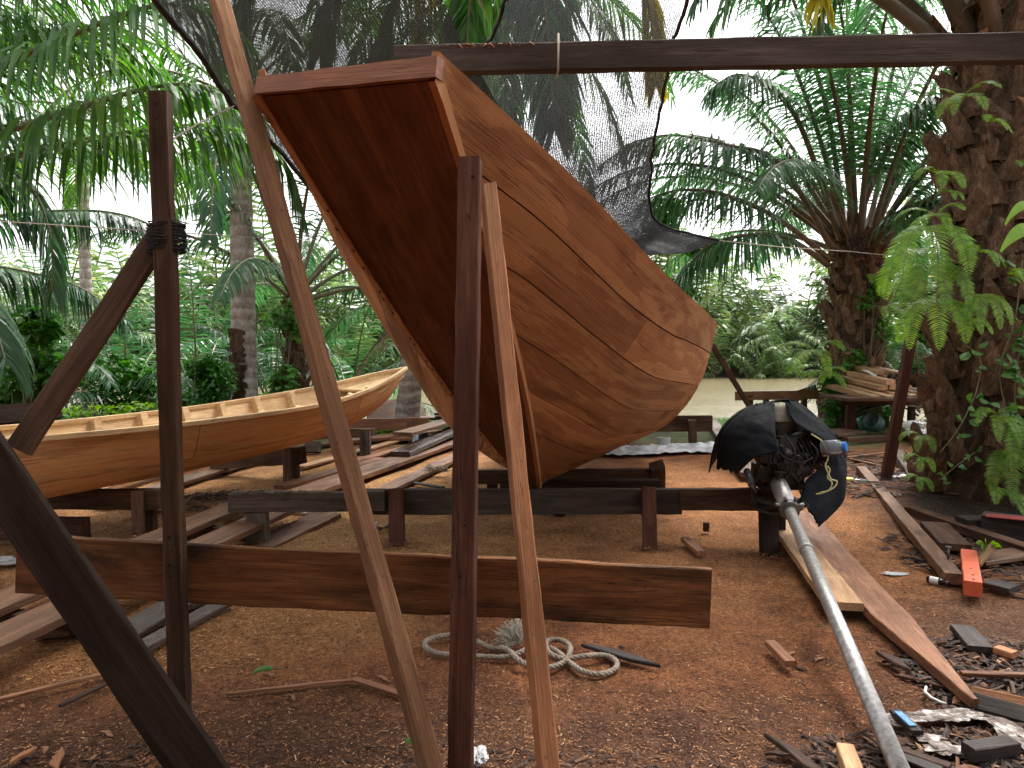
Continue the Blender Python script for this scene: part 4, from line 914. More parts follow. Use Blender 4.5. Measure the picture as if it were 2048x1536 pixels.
for i in range(60):
    p = c + Vector((rnd(-.1, .1), rnd(-.06, .06), 0)); pts = [p]
    for k in range(4): pts.append(pts[-1] + Vector((rnd(-.05, .05), rnd(-.05, .05), rnd(-.01, .03))))
    for q in pts: q.z = max(q.z, .045)
    mb.tube(pts, .004, 4)
mb.build('net_scrap', M_['rope'], label='tangled beige scrap of twine on the grey plank by the dark red post', cat='twine')

# ------------------------------------------------------------------ long tail outboard engine
en = empty('outboard_engine', P(1560, 1000, 5.5), 'dark long tail outboard engine with a long steel propeller shaft reaching the ground', 'engine')
M_['tube'] = plain('scuffed galvanised tube', (.46, .44, .42), .42, .7, var=.5, sc=30, bump=.25)
M_['cream'] = plain('cream plastic engine tank', (.30, .25, .17), .6, var=.5, sc=9)
M_['alloy'] = plain('grimy alloy casting', (.055, .048, .042), .5, .55, var=.5, sc=16, bump=.5)
s0, s1, s2, s3, s4 = P(1557, 968, 5.42), P(1597, 1060, 4.97), P(1640, 1165, 4.35), P(1716, 1370, 3.35), P(1802, 1585, 2.55); s4.z = .045
d = (s4 - s0); 
def on(t): return s0 + d * t
mb = MB(); mb.tube([on(0), on(.02), on(.165)], [.056, .060, .054], 20); mb.build('shaft_housing', M_['tube'], en)
mb = MB(); mb.tube([on(.15), on(1.02)], [.036, .034], 20); mb.build('shaft_tube', M_['tube'], en)
clampmb = MB(); clampmb.tube([on(.158), on(.178)], [.062, .062], 20); clamp = clampmb.build('clamp', M_['steel'], en)
col_ = MB(); col_.tube([on(.374), on(.386)], [.041, .041], 20); col_.build('collar', M_['tube'], en)
for a in (-1, 1):
    mb = MB(); mb.tube([on(.168) + Vector((a * .05, 0, .02)), on(.168) + Vector((a * .095, 0, .035))], .014, 6); mb.build('bolt', M_['steel'], clamp)
    mb = MB(); mb.tube([on(.166) + Vector((a * .03, -.02, .055)), on(.166) + Vector((a * .035, -.02, .085))], .012, 6); mb.build('bolt', M_['steel'], clamp)

mb = MB(); mb.tube([on(.012) + Vector((0, 0, .045)), on(.012) + Vector((0, 0, .085))], [.03, .03], 8); mb.tube([on(.012) + Vector((0, 0, .085)), on(.012) + Vector((0, 0, .10))], [.042, .042], 6); mb.build('clamp_bolt', M_['rust'], en)
# base frame: a flat bent bar loop and two rails
z = .52
loop = [P(1508, 958, 5.75), P(1508, 985, 5.55), P(1518, 1000, 5.45), P(1550, 1010, 5.38), P(1590, 1006, 5.38), P(1608, 993, 5.45), P(1608, 975, 5.6), P(1600, 955, 5.8)]
mb = MB(); mb.tube([cr(loop, k / 40) for k in range(41)], .017, 8)
loop2 = [p + Vector((0, .02, -.07)) for p in loop]; mb.tube([cr(loop2, k / 40) for k in range(41)], .014, 8)
for x in (1520, 1596): mb.box(P(x, 968, 5.62), (.045, .35, .04))
mb.box(P(1558, 972, 5.5), (.26, .05, .05)); mb.box(P(1558, 955, 5.75), (.28, .05, .04)); mb.box(P(1552, 1012, 5.6), (.36, .12, .03))
mb.build('base_frame', M_['darkmetal'], en)
mb = MB(); mb.tube([P(1494, 942, 5.55), P(1503, 970, 5.4)], [.026, .024], 12); mb.tube([P(1503, 970, 5.4), P(1512, 985, 5.42)], .01, 8); mb.build('handle_grip', plain('grey rubber grip', (.10, .10, .10), .5), en)
c = P(1555, 925, 5.6); mb = MB()
R90 = Matrix.Rotation(math.radians(90), 4, 'X')
mb.lathe([(0, -.05), (.125, -.05), (.14, -.03), (.14, .12), (.12, .16), (0, .16)], Matrix.Translation(c + Vector((0, .02, -.01))) @ R90, 22)
mb.lathe([(0, .1), (.06, .1), (.065, .09), (.075, .2), (.05, .22), (0, .22)], Matrix.Translation(c + Vector((0, .02, -.01))) @ R90, 18)
mb.lathe([(.03, .18), (.042, .19), (.042, .21), (0, .215)], Matrix.Translation(c + Vector((-.01, .0, .09))) @ R90, 14)
mb.box(c + Vector((.05, .15, -.09)), (.3, .3, .1)); mb.box(c + Vector((-.02, .1, .10)), (.16, .2, .12), Matrix.Rotation(.2, 3, 'Y'))
for (a, b) in ((.08, .07), (.10, -.04), (-.09, .06), (-.1, -.05), (.02, .12)): mb.tube([c + Vector((a, -.13, b)), c + Vector((a, -.16, b))], .013, 6)
for i in range(9):
    a = i * .7; p = c + Vector((math.cos(a) * .12, -.08 - rnd(0, .03), math.sin(a) * .11)); mb.box(p, (rnd(.03, .07), .05, rnd(.02, .05)), Matrix.Rotation(a, 3, 'Y'))
for (x, y, d, sx, sy, sz, ry) in ((1530, 905, 5.5, .10, .12, .14, .1), (1585, 930, 5.45, .10, .10, .12, -.3), (1600, 945, 5.5, .13, .1, .07, -.5), (1525, 945, 5.5, .09, .1, .10, .2), (1572, 885, 5.5, .12, .1, .09, 0), (1540, 885, 5.45, .08, .08, .08, .4), (1560, 958, 5.5, .2, .08, .06, 0), (1598, 918, 5.42, .05, .06, .09, -.4)):
    mb.box(P(x, y, d), (sx, sy, sz), Matrix.Rotation(ry, 3, 'Y'))
for i in range(26):
    a = P(rnd(1520, 1612), rnd(885, 965), 5.36 + rnd(-.03, .05)); mb.tube([a, a + Vector((0, -.03, 0))], rnd(.006, .016), 7)
mb.build('crankcase', M_['alloy'], en)
for (pts) in (((1530, 880, 5.35), (1540, 915, 5.28), (1528, 945, 5.32), (1512, 965, 5.4)), ((1570, 870, 5.38), (1590, 905, 5.3), (1580, 940, 5.3), (1598, 965, 5.38)), ((1555, 880, 5.36), (1562, 910, 5.3), (1600, 925, 5.32), (1625, 915, 5.4)), ((1620, 885, 5.42), (1635, 905, 5.36), (1622, 935, 5.4))):
    mb = MB(); mb.tube([cr([P(*p) for p in pts], k / 20) for k in range(21)], .007, 6); mb.build('cable', M_['blackrope'], en)
cc = P(1613, 900, 5.65); Rf = Matrix.Rotation(math.radians(-28), 3, 'Y')
mb = MB()
for i in range(9): mb.box(cc + Rf @ Vector((-.11 + i * .027, 0, 0)), (.010, .24, .26), Rf)
mb.box(cc + Rf @ Vector((0, .02, 0)), (.22, .19, .21), Rf); mb.box(cc + Rf @ Vector((-.02, 0, .15)), (.26, .22, .035), Rf)
mb.build('cylinder_block', M_['alloy'], en)
mb = MB(); mb.tube([cc + Vector((.06, -.13, .03)), cc + Vector((.13, -.16, 0)), cc + Vector((.19, -.13, -.01))], [.035, .033, .03], 12); mb.tube([cc + Vector((.19, -.13, -.01)), cc + Vector((.22, -.12, -.01))], .045, 12); mb.build('exhaust_pipe', M_['rust'], en)
mb = MB(); mb.tube([P(1582, 872, 5.5), P(1613, 860, 5.5)], .013, 8); mb.tube([P(1545, 905, 5.42), P(1580, 905, 5.42), P(1590, 930, 5.42), P(1600, 938, 5.42)], .008, 8); mb.tube([P(1560, 890, 5.42), P(1575, 915, 5.4), P(1572, 945, 5.4)], .006, 8); mb.build('fuel_pipe', M_['steel'], en)
ct = P(1562, 842, 5.72); mb = MB(); rows = []
for i, (zz, sx, sy) in enumerate(((-.12, .045, .08), (-.105, .065, .09), (-.015, .095, .11), (.0, .10, .12), (.004, .108, .125), (.012, .108, .125), (.016, .10, .12), (.10, .10, .11), (.13, .07, .08), (.14, .0, .0))):
    r = []
    for k in range(25):
        a = 2 * math.pi * (k % 24) / 24; cx, sy_ = math.cos(a), math.sin(a); e = .55
        r.append(ct + Vector((math.copysign(abs(cx) ** e, cx) * sx, math.copysign(abs(sy_) ** e, sy_) * sy, zz)))
    rows.append(r)
mb.grid(rows); mb.build('fuel_tank', M_['cream'], en)
# rubber sheet thrown over the engine
outer = [(1434, 938, 5.55), (1437, 900, 5.5), (1448, 862, 5.5), (1474, 832, 5.55), (1505, 814, 5.66), (1542, 806, 5.78), (1572, 800, 5.8), (1600, 806, 5.8), (1630, 830, 5.75), (1664, 864, 5.65), (1687, 906, 5.5), (1693, 960, 5.35), (1681, 1010, 5.25), (1637, 1054, 5.15)]
O_ = [P(*p) for p in outer]
def flap(edge_o, edge_i, seed, bul):
    A, B = [P(*p) for p in edge_o], [P(*p) for p in edge_i]; rows = []
    for i in range(41):
        t = i / 40; a, b = cr(A, t), cr(B, t); r = []
        for j in range(17):
            v = j / 16; p = a.lerp(b, v); s = 4 * v * (1 - v)
            p += Vector((0, -bul * s, bul * .4 * s)) + Vector((.2, -1, .3)) * (.014 * mnoise.noise(Vector((t * 7, v * 3, seed))) + .006 * mnoise.noise(Vector((t * 22, v * 9, seed))))
            if i in (0, 40): p += Vector((.012 * mnoise.noise(Vector((v * 14, 2, seed))), 0, .03 * mnoise.noise(Vector((v * 9, 5, seed)))))
            r.append(p)
        rows.append(r)
    return rows
mb = MB()
mb.sheet(flap([(1434, 938, 5.55), (1437, 900, 5.5), (1448, 862, 5.5), (1474, 832, 5.55), (1503, 812, 5.66)], [(1474, 948, 5.28), (1512, 914, 5.2), (1556, 902, 5.16), (1550, 862, 5.26), (1549, 808, 5.6)], 1., .045), .007)
mb.sheet(flap([(1637, 1054, 5.15), (1681, 1010, 5.25), (1693, 960, 5.35), (1687, 906, 5.5), (1664, 864, 5.65), (1628, 828, 5.75), (1596, 806, 5.8)], [(1600, 1004, 5.26), (1612, 962, 5.36), (1650, 925, 5.42), (1644, 890, 5.44), (1626, 868, 5.44), (1592, 848, 5.46), (1570, 806, 5.62)], 4., .03), .007)
# back half falling away behind the engine
rows2 = []
for i in range(31):
    t = .12 + .72 * i / 30; a = cr(O_, t); rows2.append([a + Vector((0, .02 + .30 * v, .02 * math.sin(v * 3) - .30 * v * v)) for v in np.linspace(0, 1, 8)])
mb.sheet(rows2, .008)
M_['rubber'] = plain('black rubber sheet', (.007, .008, .011), .75, var=.5, sc=9, bump=.35, col2=(.020, .022, .026), spec=.18)
mb.build('rubber_sheet', M_['rubber'], label='torn black rubber sheet draped over the outboard engine', cat='sheet')
bo = bottle('plastic_bottle', P(1644, 897, 5.24), (.80, -.58, .16), .16, .054, M_['clear'], M_['bluecap'], 'cut clear bottle with blue cap tied over the engine exhaust', 'bottle')
M_['yrope'] = plain('pale yellow cord', (.62, .55, .25), .8, var=.25, sc=30)
sp = [(1622, 868, 5.32), (1632, 874, 5.3), (1644, 882, 5.26), (1650, 895, 5.24), (1656, 915, 5.25), (1651, 930, 5.25), (1656, 945, 5.24), (1662, 958, 5.23), (1674, 963, 5.22), (1668, 975, 5.22), (1648, 985, 5.22), (1632, 988, 5.23)]
mb = MB(); mb.tube([cr([P(*p) for p in sp], k / 60) for k in range(61)], .0055, 6)
sp2 = [(1655, 932, 5.235), (1660, 940, 5.235), (1655, 955, 5.235), (1664, 965, 5.215), (1658, 980, 5.215), (1640, 985, 5.22)]
mb.tube([cr([P(*p) for p in sp2], k / 40) for k in range(41)], .0045, 6)
mb.build('cord', M_['yrope'], label='thin yellow cord hanging from the bottle across the rubber sheet', cat='cord')

# ------------------------------------------------------------------ litter on the ground
def scatter(name, n, region, size, mat, seed, thick=.3, lift=.004, kind='stuff', label=None):
    r = random.Random(seed); vs = []; fs = []
    for i in range(n):
        x, y = region(r)
        l, w_ = r.uniform(*size[0]), r.uniform(*size[1]); a = r.uniform(0, 6.28); z = gz(x, y) + lift * r.random() + w_ * .2
        u = Vector((math.cos(a), math.sin(a), r.uniform(-.25, .25))) * l / 2; v = Vector((-math.sin(a), math.cos(a), r.uniform(-.5, .5))) * w_ / 2
        c = Vector((x, y, z)); h = Vector((0, 0, w_ * thick)); k = r.uniform(.3, 1); m = len(vs)
        vs += [c - u - v * k, c + u * r.uniform(.7, 1) - v, c + u + v * k, c - u * r.uniform(.7, 1) + v, c + h]
        fs += [(m, m + 1, m + 4), (m + 1, m + 2, m + 4), (m + 2, m + 3, m + 4), (m + 3, m, m + 4)]
    mb = MB(); mb.v = [tuple(p) for p in vs]; mb.f = fs; mb.sm = [False] * len(fs)
    return mb.build(name, mat, M=Matrix.Identity(4), kind=kind, label=label)
def chipmat(name, stops):
    m, nt = newmat(name); i = N(nt, 'ShaderNodeNewGeometry').outputs['Random Per Island']
    c = ramp(nt, i, stops); b = N(nt, 'ShaderNodeBsdfPrincipled', {'Base Color': c, 'Roughness': .8, 'Specular IOR Level': .2}); N(nt, 'ShaderNodeOutputMaterial', {'Surface': b.outputs[0]}); return m
M_['chips'] = chipmat('sawdust shavings', [(0, (.035, .018, .011)), (.3, (.12, .05, .024)), (.7, (.30, .128, .055)), (.93, (.44, .22, .10)), (1, (.6, .4, .24))])
M_['chipsl'] = chipmat('pale shavings', [(0, (.16, .065, .026)), (.5, (.44, .205, .075)), (1, (.62, .37, .17))])
M_['chipsd'] = chipmat('dark bark litter', [(0, (.02, .014, .012)), (.4, (.05, .032, .026)), (.8, (.11, .07, .055)), (.96, (.2, .1, .05)), (1, (.36, .2, .1))])
def view_region(y0, y1, pw=1.6):
    def f(r):
        while True:
            y = y0 + (y1 - y0) * r.random() ** pw; x = r.uniform(-.72, .72) * y
            if not (x > 3.2 and y > 6): return x, y
    return f
scatter('sawdust_shavings', 60000, view_region(2.3, 9.5, 1.8), ((.006, .018), (.0025, .006)), M_['chips'], 1)
scatter('coarse_shavings', 5200, view_region(2.3, 6.5, 1.4), ((.012, .038), (.003, .007)), M_['chips'], 2)
def ell(cx, cy, rx, ry):
    def f(r):
        a, q = r.uniform(0, 6.28), r.random() ** .6; return cx + math.cos(a) * q * rx, cy + math.sin(a) * q * ry
    return f
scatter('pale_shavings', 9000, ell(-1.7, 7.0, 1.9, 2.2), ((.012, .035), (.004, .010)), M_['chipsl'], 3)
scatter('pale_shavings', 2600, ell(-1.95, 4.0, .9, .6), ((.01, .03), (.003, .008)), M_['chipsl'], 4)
scatter('bark_litter', 1500, ell(2.35, 3.35, .55, .55), ((.03, .13), (.006, .022)), M_['chipsd'], 5, lift=.03)
scatter('bark_litter', 1300, ell(1.75, 2.72, .75, .26), ((.02, .10), (.005, .02)), M_['chipsd'], 6, lift=.02)
scatter('bark_litter', 900, ell(3.55, 5.3, .85, 1.0), ((.04, .18), (.008, .03)), M_['chipsd'], 7, lift=.03)
scatter('bark_litter', 900, ell(4.3, 8.8, 1.3, 1.9), ((.05, .3), (.01, .04)), M_['chipsd'], 8, lift=.03)
scatter('bark_litter', 700, ell(-.4, 2.55, 1.9, .3), ((.02, .07), (.005, .015)), M_['chipsd'], 9, lift=.01)
for k_, (x_, y_) in enumerate(((362, 1516), (517, 1086), (794, 1090), (1300, 1091), (1540, 1106), (277, 1073), (575, 963))):
    q_ = G(x_, y_); scatter('loose_shavings', 260, ell(q_.x, q_.y, .16, .12), ((.01, .03), (.004, .009)), M_['chips'], 60 + k_, lift=.035)
scatter('bark_litter', 500, ell(-2.7, 7.1, .8, .6), ((.04, .15), (.01, .03)), M_['chipsd'], 11, lift=.05)
# larger loose splinters, each its own object
r = random.Random(5); prm = ('plank_red', 'bark_chip', 'slab_dark', 'trestle')
SPL = [((1120 + i * 7) % 400 + 1500, 0) for i in range(0)]
for i in range(70):
    if i < 34: x, y = ell(2.3, 3.35, .6, .6)(r)
    elif i < 50: x, y = ell(1.7, 2.75, .8, .25)(r)
    else: x, y = ell(3.6, 5.6, .8, 1.1)(r)
    a = r.uniform(-.9, .5); L = r.uniform(.08, .26); z = gz(x, y) + .015
    plank('splinter', (x, y, z), (x + math.cos(a) * L, y - math.sin(-a) * L, z + r.uniform(-.0, .03)), r.uniform(.015, .05), r.uniform(.006, .014), (r.uniform(-.3, .3), r.uniform(-.5, 0), 1), M_[prm[r.randrange(4)]],
          label='dark broken splinter lying in the bark litter right of the shaft', cat='splinter', group='splinters in the bark litter', prof=leafprof, wob=.003, seg=5)
for i in range(24):
    y = r.uniform(2.5, 4.2); x = r.uniform(-.66, .45) * y; a = r.uniform(-1, 1); L = r.uniform(.03, .10)
    plank('wood_chip', (x, y, gz(x, y) + .008), (x + math.cos(a) * L, y + math.sin(a) * L, gz(x, y) + .012), r.uniform(.01, .022), .006, (.1, -.2, 1), M_[prm[r.randrange(2)]],
          label='small loose wood chip on the trodden sawdust in the foreground', cat='chip', group='loose chips in the foreground', prof=leafprof, seg=3)
# ------------------------------------------------------------------ palms and other plants
def leaf_strip(vs, fs, base, d, L, w, wv, droop, nseg=3, curl=0.):
    """one narrow leaflet: a strip folded slightly along its middle, drooping under gravity"""
    m = len(vs); p = base.copy(); dd = d.normalized(); wv = (wv - dd * wv.dot(dd)).normalized()
    for k in range(nseg + 1):
        t = k / nseg; hw = w * .5 * (.55 + 1.2 * t if t < .35 else (1 - ((t - .35) / .65) ** 1.6) * .97 + .03)
        vs.append(p - wv * hw); vs.append(p + wv * hw)
        dd = (dd + Vector((0, 0, -droop / nseg)) * (1 + t)).normalized(); p = p + dd * (L / nseg)
    for k in range(nseg):
        a = m + k * 2; fs.append((a, a + 1, a + 3, a + 2))
def make_frond(name, pts, mats, n=60, ll=.8, lw=.045, droop=.9, start=.16, rr=.03, spread=1.0, fwd=.55, up=.15, nseg=3, jit=.2, seed=0, plumose=0., gap=0.):
    """pts: polyline of the stalk in world space; returns MB + count of stalk faces"""
    r = random.Random(seed); pts = [Vector(p) for p in pts]; fine = [cr(pts, k / 40) for k in range(41)]
    mb = MB(); mb.tube(fine, [rr * (1 - .85 * k / 40) for k in range(41)], 6)
    nst = len(mb.f); vs = []; fs = []
    for i in range(n):
        t = start + (1 - start) * (i + r.random() * .6) / n
        if gap and r.random() < gap: continue
        p = cr(pts, t); T = (cr(pts, min(1, t + .02)) - cr(pts, max(0, t - .02))).normalized()
        S = T.cross(Vector((0, 0, 1)))
        if S.length < .15: S = T.cross(Vector((.3, 1, 0)))
        S.normalize(); U = S.cross(T)
        e = (t - start) / (1 - start); L = ll * (.55 + 1.1 * e if e < .35 else (1 - .62 * ((e - .35) / .65) ** 1.5) * .95)
        for s in (-1, 1):
            d = S * s * spread + T * (fwd + .5 * e) + U * (up + plumose * r.uniform(-1, 1)) + Vector((r.uniform(-jit, jit), r.uniform(-jit, jit), r.uniform(-jit, jit)))
            leaf_strip(vs, fs, p + Vector((0, 0, .002)), d, L * r.uniform(.82, 1.1), lw * r.uniform(.8, 1.15), T + S * r.uniform(-.3, .3) + U * r.uniform(-.5, .3), droop * r.uniform(.75, 1.25), nseg)
    mb.add(vs, fs, False); return mb, nst
def frond_obj(name, mb, nst, parent, mats, M=None):
    o = mb.build(name, [M_[mats[0]], M_[mats[1]]], parent, M)
    o.data.polygons.foreach_set('material_index', [0] * nst + [1] * (len(mb.f) - nst)); o.data.update(); return o
def arc(base, az, el, L, sag, n=9):
    p = Vector(base); d = Vector((math.cos(az) * math.cos(el), math.sin(az) * math.cos(el), math.sin(el))); out = [p.copy()]
    for k in range(n):
        p = p + d * (L / n); out.append(p.copy()); t = (k + 1) / n
        d = (d + Vector((0, 0, -sag / n * (.5 + 1.5 * t)))).normalized()
    return out
def trunk_smooth(base, top, r0, r1, mat, parent, name='trunk', bulge=.35, lean=(0, 0)):
    base, top = Vector(base), Vector(top); mb = MB(); n = 40; seg = 20; rows = []
    for i in range(n + 1):
        t = i / n; c = base.lerp(top, t) + Vector((lean[0], lean[1], 0)) * math.sin(t * 3.14); rr = r0 + (r1 - r0) * t + r0 * bulge * math.exp(-t * 12)
        rr *= 1 + .05 * (1 if i % 2 else -1) * .6
        rows.append([c + Vector((math.cos(a), math.sin(a), 0)) * rr * (1 + .06 * mnoise.noise(Vector((math.cos(a) * 2, math.sin(a) * 2, i * .5)))) for a in [2 * math.pi * (k % seg) / seg for k in range(seg + 1)]])
    mb.grid(rows); return mb.build(name, M_[mat], parent)
def palm_crown(parent, c, n, L, el, sag, leaf='coconut', stalk='rachis', seed=0, ll=.8, lw=.05, nl=56, droop=1.0, rr=.03, skip=None, r0=.12, plumose=.0, nseg=3, start=.16, az0=0., jit=.2, gap=0.):
    r = random.Random(seed)
    for i in range(n):
        az = az0 + i * 2.39996 + r.uniform(-.25, .25); e = el[0] + (el[1] - el[0]) * (i + .5) / n + r.uniform(-.08, .08)
        if skip and skip(az % 6.28318, e): continue
        b = Vector(c) + Vector((math.cos(az), math.sin(az), 0)) * r0 + Vector((0, 0, .3 * i / n))
        s = sag * r.uniform(.8, 1.2)
        mb, k = make_frond('frond', arc(b, az, e, L * r.uniform(.82, 1.1), s), None, nl, ll, lw, droop, start, rr, seed=seed * 100 + i, plumose=plumose, nseg=nseg, jit=jit, gap=gap)
        frond_obj('frond', mb, k, parent, (stalk, leaf if not isinstance(leaf, (list, tuple)) else leaf[r.randrange(len(leaf))]))
def px_frond(parent, pts, leaf='coconut', stalk='rachis', **k):
    mb, n = make_frond('frond', [P(*p) for p in pts], None, **k); return frond_obj('frond', mb, n, parent, (stalk, leaf))

# coconut palm just outside the left edge: its fronds hang across the upper left
c1 = P(-420, 425, 7.0)
p1 = empty('coconut_palm', (c1.x, c1.y, 0), 'coconut palm at the left whose long arching fronds fill the upper left corner', 'palm tree')
trunk_smooth((c1.x, c1.y, -.05), c1, .2, .15, 'coco_bark', p1)
kw = dict(n=112, ll=.95, lw=.037, droop=1.75, rr=.035, jit=.13, nseg=4, fwd=.5, start=.05)
px_frond(p1, [(-420, 425, 7), (-150, 370, 6.8), (0, 320, 6.6), (150, 285, 6.4), (300, 258, 6.3), (430, 252, 6.3), (520, 275, 6.3), (572, 330, 6.3), (600, 420, 6.3)], seed=1, **kw)
px_frond(p1, [(-420, 420, 7), (-120, 325, 6.6), (0, 268, 6.3), (130, 225, 6.0), (250, 188, 5.9), (360, 168, 5.9), (450, 185, 5.9), (515, 235, 6.0)], seed=2, **kw)
px_frond(p1, [(-420, 405, 7), (-120, 200, 6.2), (0, 130, 5.9), (120, 80, 5.7), (230, 35, 5.6), (330, 10, 5.5), (430, 30, 5.6), (500, 90, 5.7)], seed=3, **kw)
px_frond(p1, [(-420, 390, 7), (-180, 90, 6.2), (0, -30, 5.8), (140, -80, 5.6), (270, -80, 5.5), (380, -40, 5.5)], seed=4, leaf='coconut', **kw)
px_frond(p1, [(-420, 430, 7), (-200, 330, 7.6), (-30, 320, 8), (60, 375, 8), (100, 470, 8), (105, 580, 8)], seed=5, leaf='coconut_dark', **kw)
px_frond(p1, [(-420, 430, 7), (-200, 445, 7.8), (0, 432, 8.5), (120, 422, 8.6), (220, 425, 8.6), (300, 450, 8.6), (340, 500, 8.6)], seed=6, leaf='coconut_dark', **dict(kw, ll=.72))
px_frond(p1, [(-420, 430, 7), (-250, 500, 8), (-60, 525, 8.8), (60, 545, 9), (160, 575, 9), (250, 640, 9)], seed=7, leaf='coconut_dark', **dict(kw, ll=.9))
px_frond(p1, [(-420, 400, 7), (-200, 120, 7), (-60, 40, 7), (80, 20, 7), (190, 60, 7), (270, 130, 7)], seed=8, leaf='coconut', **kw)
px_frond(p1, [(-420, 400, 7), (-250, 200, 7.5), (-80, 180, 7.6), (60, 215, 7.6), (170, 290, 7.6)], seed=9, leaf='coconut_dark', **kw)
for sd_, q_, lf_ in ((101, [(-420, 400, 7), (-150, 150, 6.9), (20, 75, 6.9), (150, 60, 6.9), (260, 95, 6.9), (340, 170, 6.9)], 'coconut'), (102, [(-420, 380, 7), (-160, 20, 6.6), (40, -70, 6.4), (220, -60, 6.4), (340, 0, 6.4)], 'coconut'), (103, [(-420, 420, 7.2), (-150, 300, 7.6), (20, 250, 7.9), (170, 240, 8.1), (300, 270, 8.1), (400, 340, 8.1)], 'coconut')):
    px_frond(p1, q_, seed=sd_, leaf=lf_, **kw)
px_frond(p1, [(-420, 425, 7), (-200, 470, 6.6), (-40, 600, 6.3), (10, 720, 6.2)], seed=10, leaf='coconut_dark', **kw)

def coco(px, D, ztop, r0, r1, label, nf, L, leaf, seed, name='coconut_palm', lean=(0, 0), **k):
    b = G(px, 800); x = (px - 1024) / 1540 * D; o = empty(name, (x, D, 0), label, 'palm tree')
    trunk_smooth((x, D, -.05), (x, D, ztop), r0, r1, 'coco_bark', o, lean=lean)
    palm_crown(o, (x, D, ztop - .1), nf, L, (-.55, 1.15), 1.5, leaf, seed=seed, **k); return o
p2 = coco(488, 12.2, 5.3, .20, .16, 'stout grey coconut palm with dark scarred bark behind the long boat', 17, 3.6, ('coconut', 'coconut_dark'), 31, ll=.75, lw=.05, droop=1.3)
mb = MB()
for i in range(150):
    z = 1.75 * random.random() ** .8 - .0; a = rnd(-2.3, -1.2); q = Vector(((488 - 1024) / 1540 * 12.2, 12.2, z)) + Vector((math.cos(a), math.sin(a), 0)) * .215
    mb.box(q, (rnd(.03, .12), .03, rnd(.03, .10)), Matrix.Rotation(rnd(-.3, .3), 3, 'Y'))
mb.build('bark_scar', M_['oil_bark'], p2)
coco(176, 15.5, 6.2, .125, .10, 'slim pale coconut palm trunk rising behind the diagonal brace', 13, 3.4, ('coconut', 'coconut_dark'), 32, ll=.7, lw=.05, droop=1.3, nl=40)
coco(958, 14.3, 8.3, .17, .13, 'tall coconut palm behind the bow with fronds hanging over the nets', 20, 5.2, ('coconut', 'oilpalm'), 33, ll=.95, lw=.06, droop=1.25, nl=60)
# fronds seen through the net, hanging from a palm above the boat
c4 = P(1085, -420, 10.4)
p4 = empty('coconut_palm', (c4.x - 2.2, 12.9, 0), 'leaning coconut palm behind the hull, crown above the nets at top centre', 'palm tree')
trunk_smooth((c4.x - 2.2, 12.9, -.05), c4, .18, .14, 'coco_bark', p4, lean=(-.3, 0))
kw4 = dict(n=110, ll=1.2, lw=.055, droop=1.1, rr=.035, jit=.16, nseg=4, fwd=.8, start=.1)
px_frond(p4, [(1085, -420, 10.4), (1075, -200, 9.6), (1085, -30, 9.2), (1100, 110, 9.1), (1108, 260, 9.2)], seed=41, leaf='coconut_dark', **kw4)
px_frond(p4, [(1085, -420, 10.4), (900, -300, 9.4), (760, -180, 9.0), (680, -40, 8.9), (640, 110, 9)], seed=42, leaf='coconut', **kw4)
px_frond(p4, [(1085, -420, 10.4), (950, -260, 9), (850, -120, 8.6), (790, 10, 8.5), (760, 140, 8.6)], seed=43, leaf='coconut', **kw4)
px_frond(p4, [(1085, -420, 10.4), (1000, -220, 9.2), (950, -60, 8.8), (935, 80, 8.8), (940, 230, 8.9)], seed=44, leaf='coconut', **kw4)
px_frond(p4, [(1085, -420, 10.4), (1190, -260, 9.4), (1260, -110, 9), (1300, 30, 9), (1312, 170, 9.1)], seed=45, leaf='yellowleaf', **dict(kw4, ll=.8))
px_frond(p4, [(1085, -420, 10.4), (820, -340, 9.4), (620, -230, 8.8), (520, -90, 8.6), (480, 60, 8.6)], seed=46, leaf='coconut_dark', **kw4)
px_frond(p4, [(1085, -420, 10.4), (1040, -180, 11.2), (1020, 20, 11.5), (1010, 200, 11.7), (1020, 330, 11.8)], seed=47, leaf='coconut', **kw4)
px_frond(p4, [(1085, -420, 10.4), (900, -180, 10), (850, 0, 9.8), (835, 130, 9.9)], seed=48, leaf='yellowleaf', **dict(kw4, ll=.7))

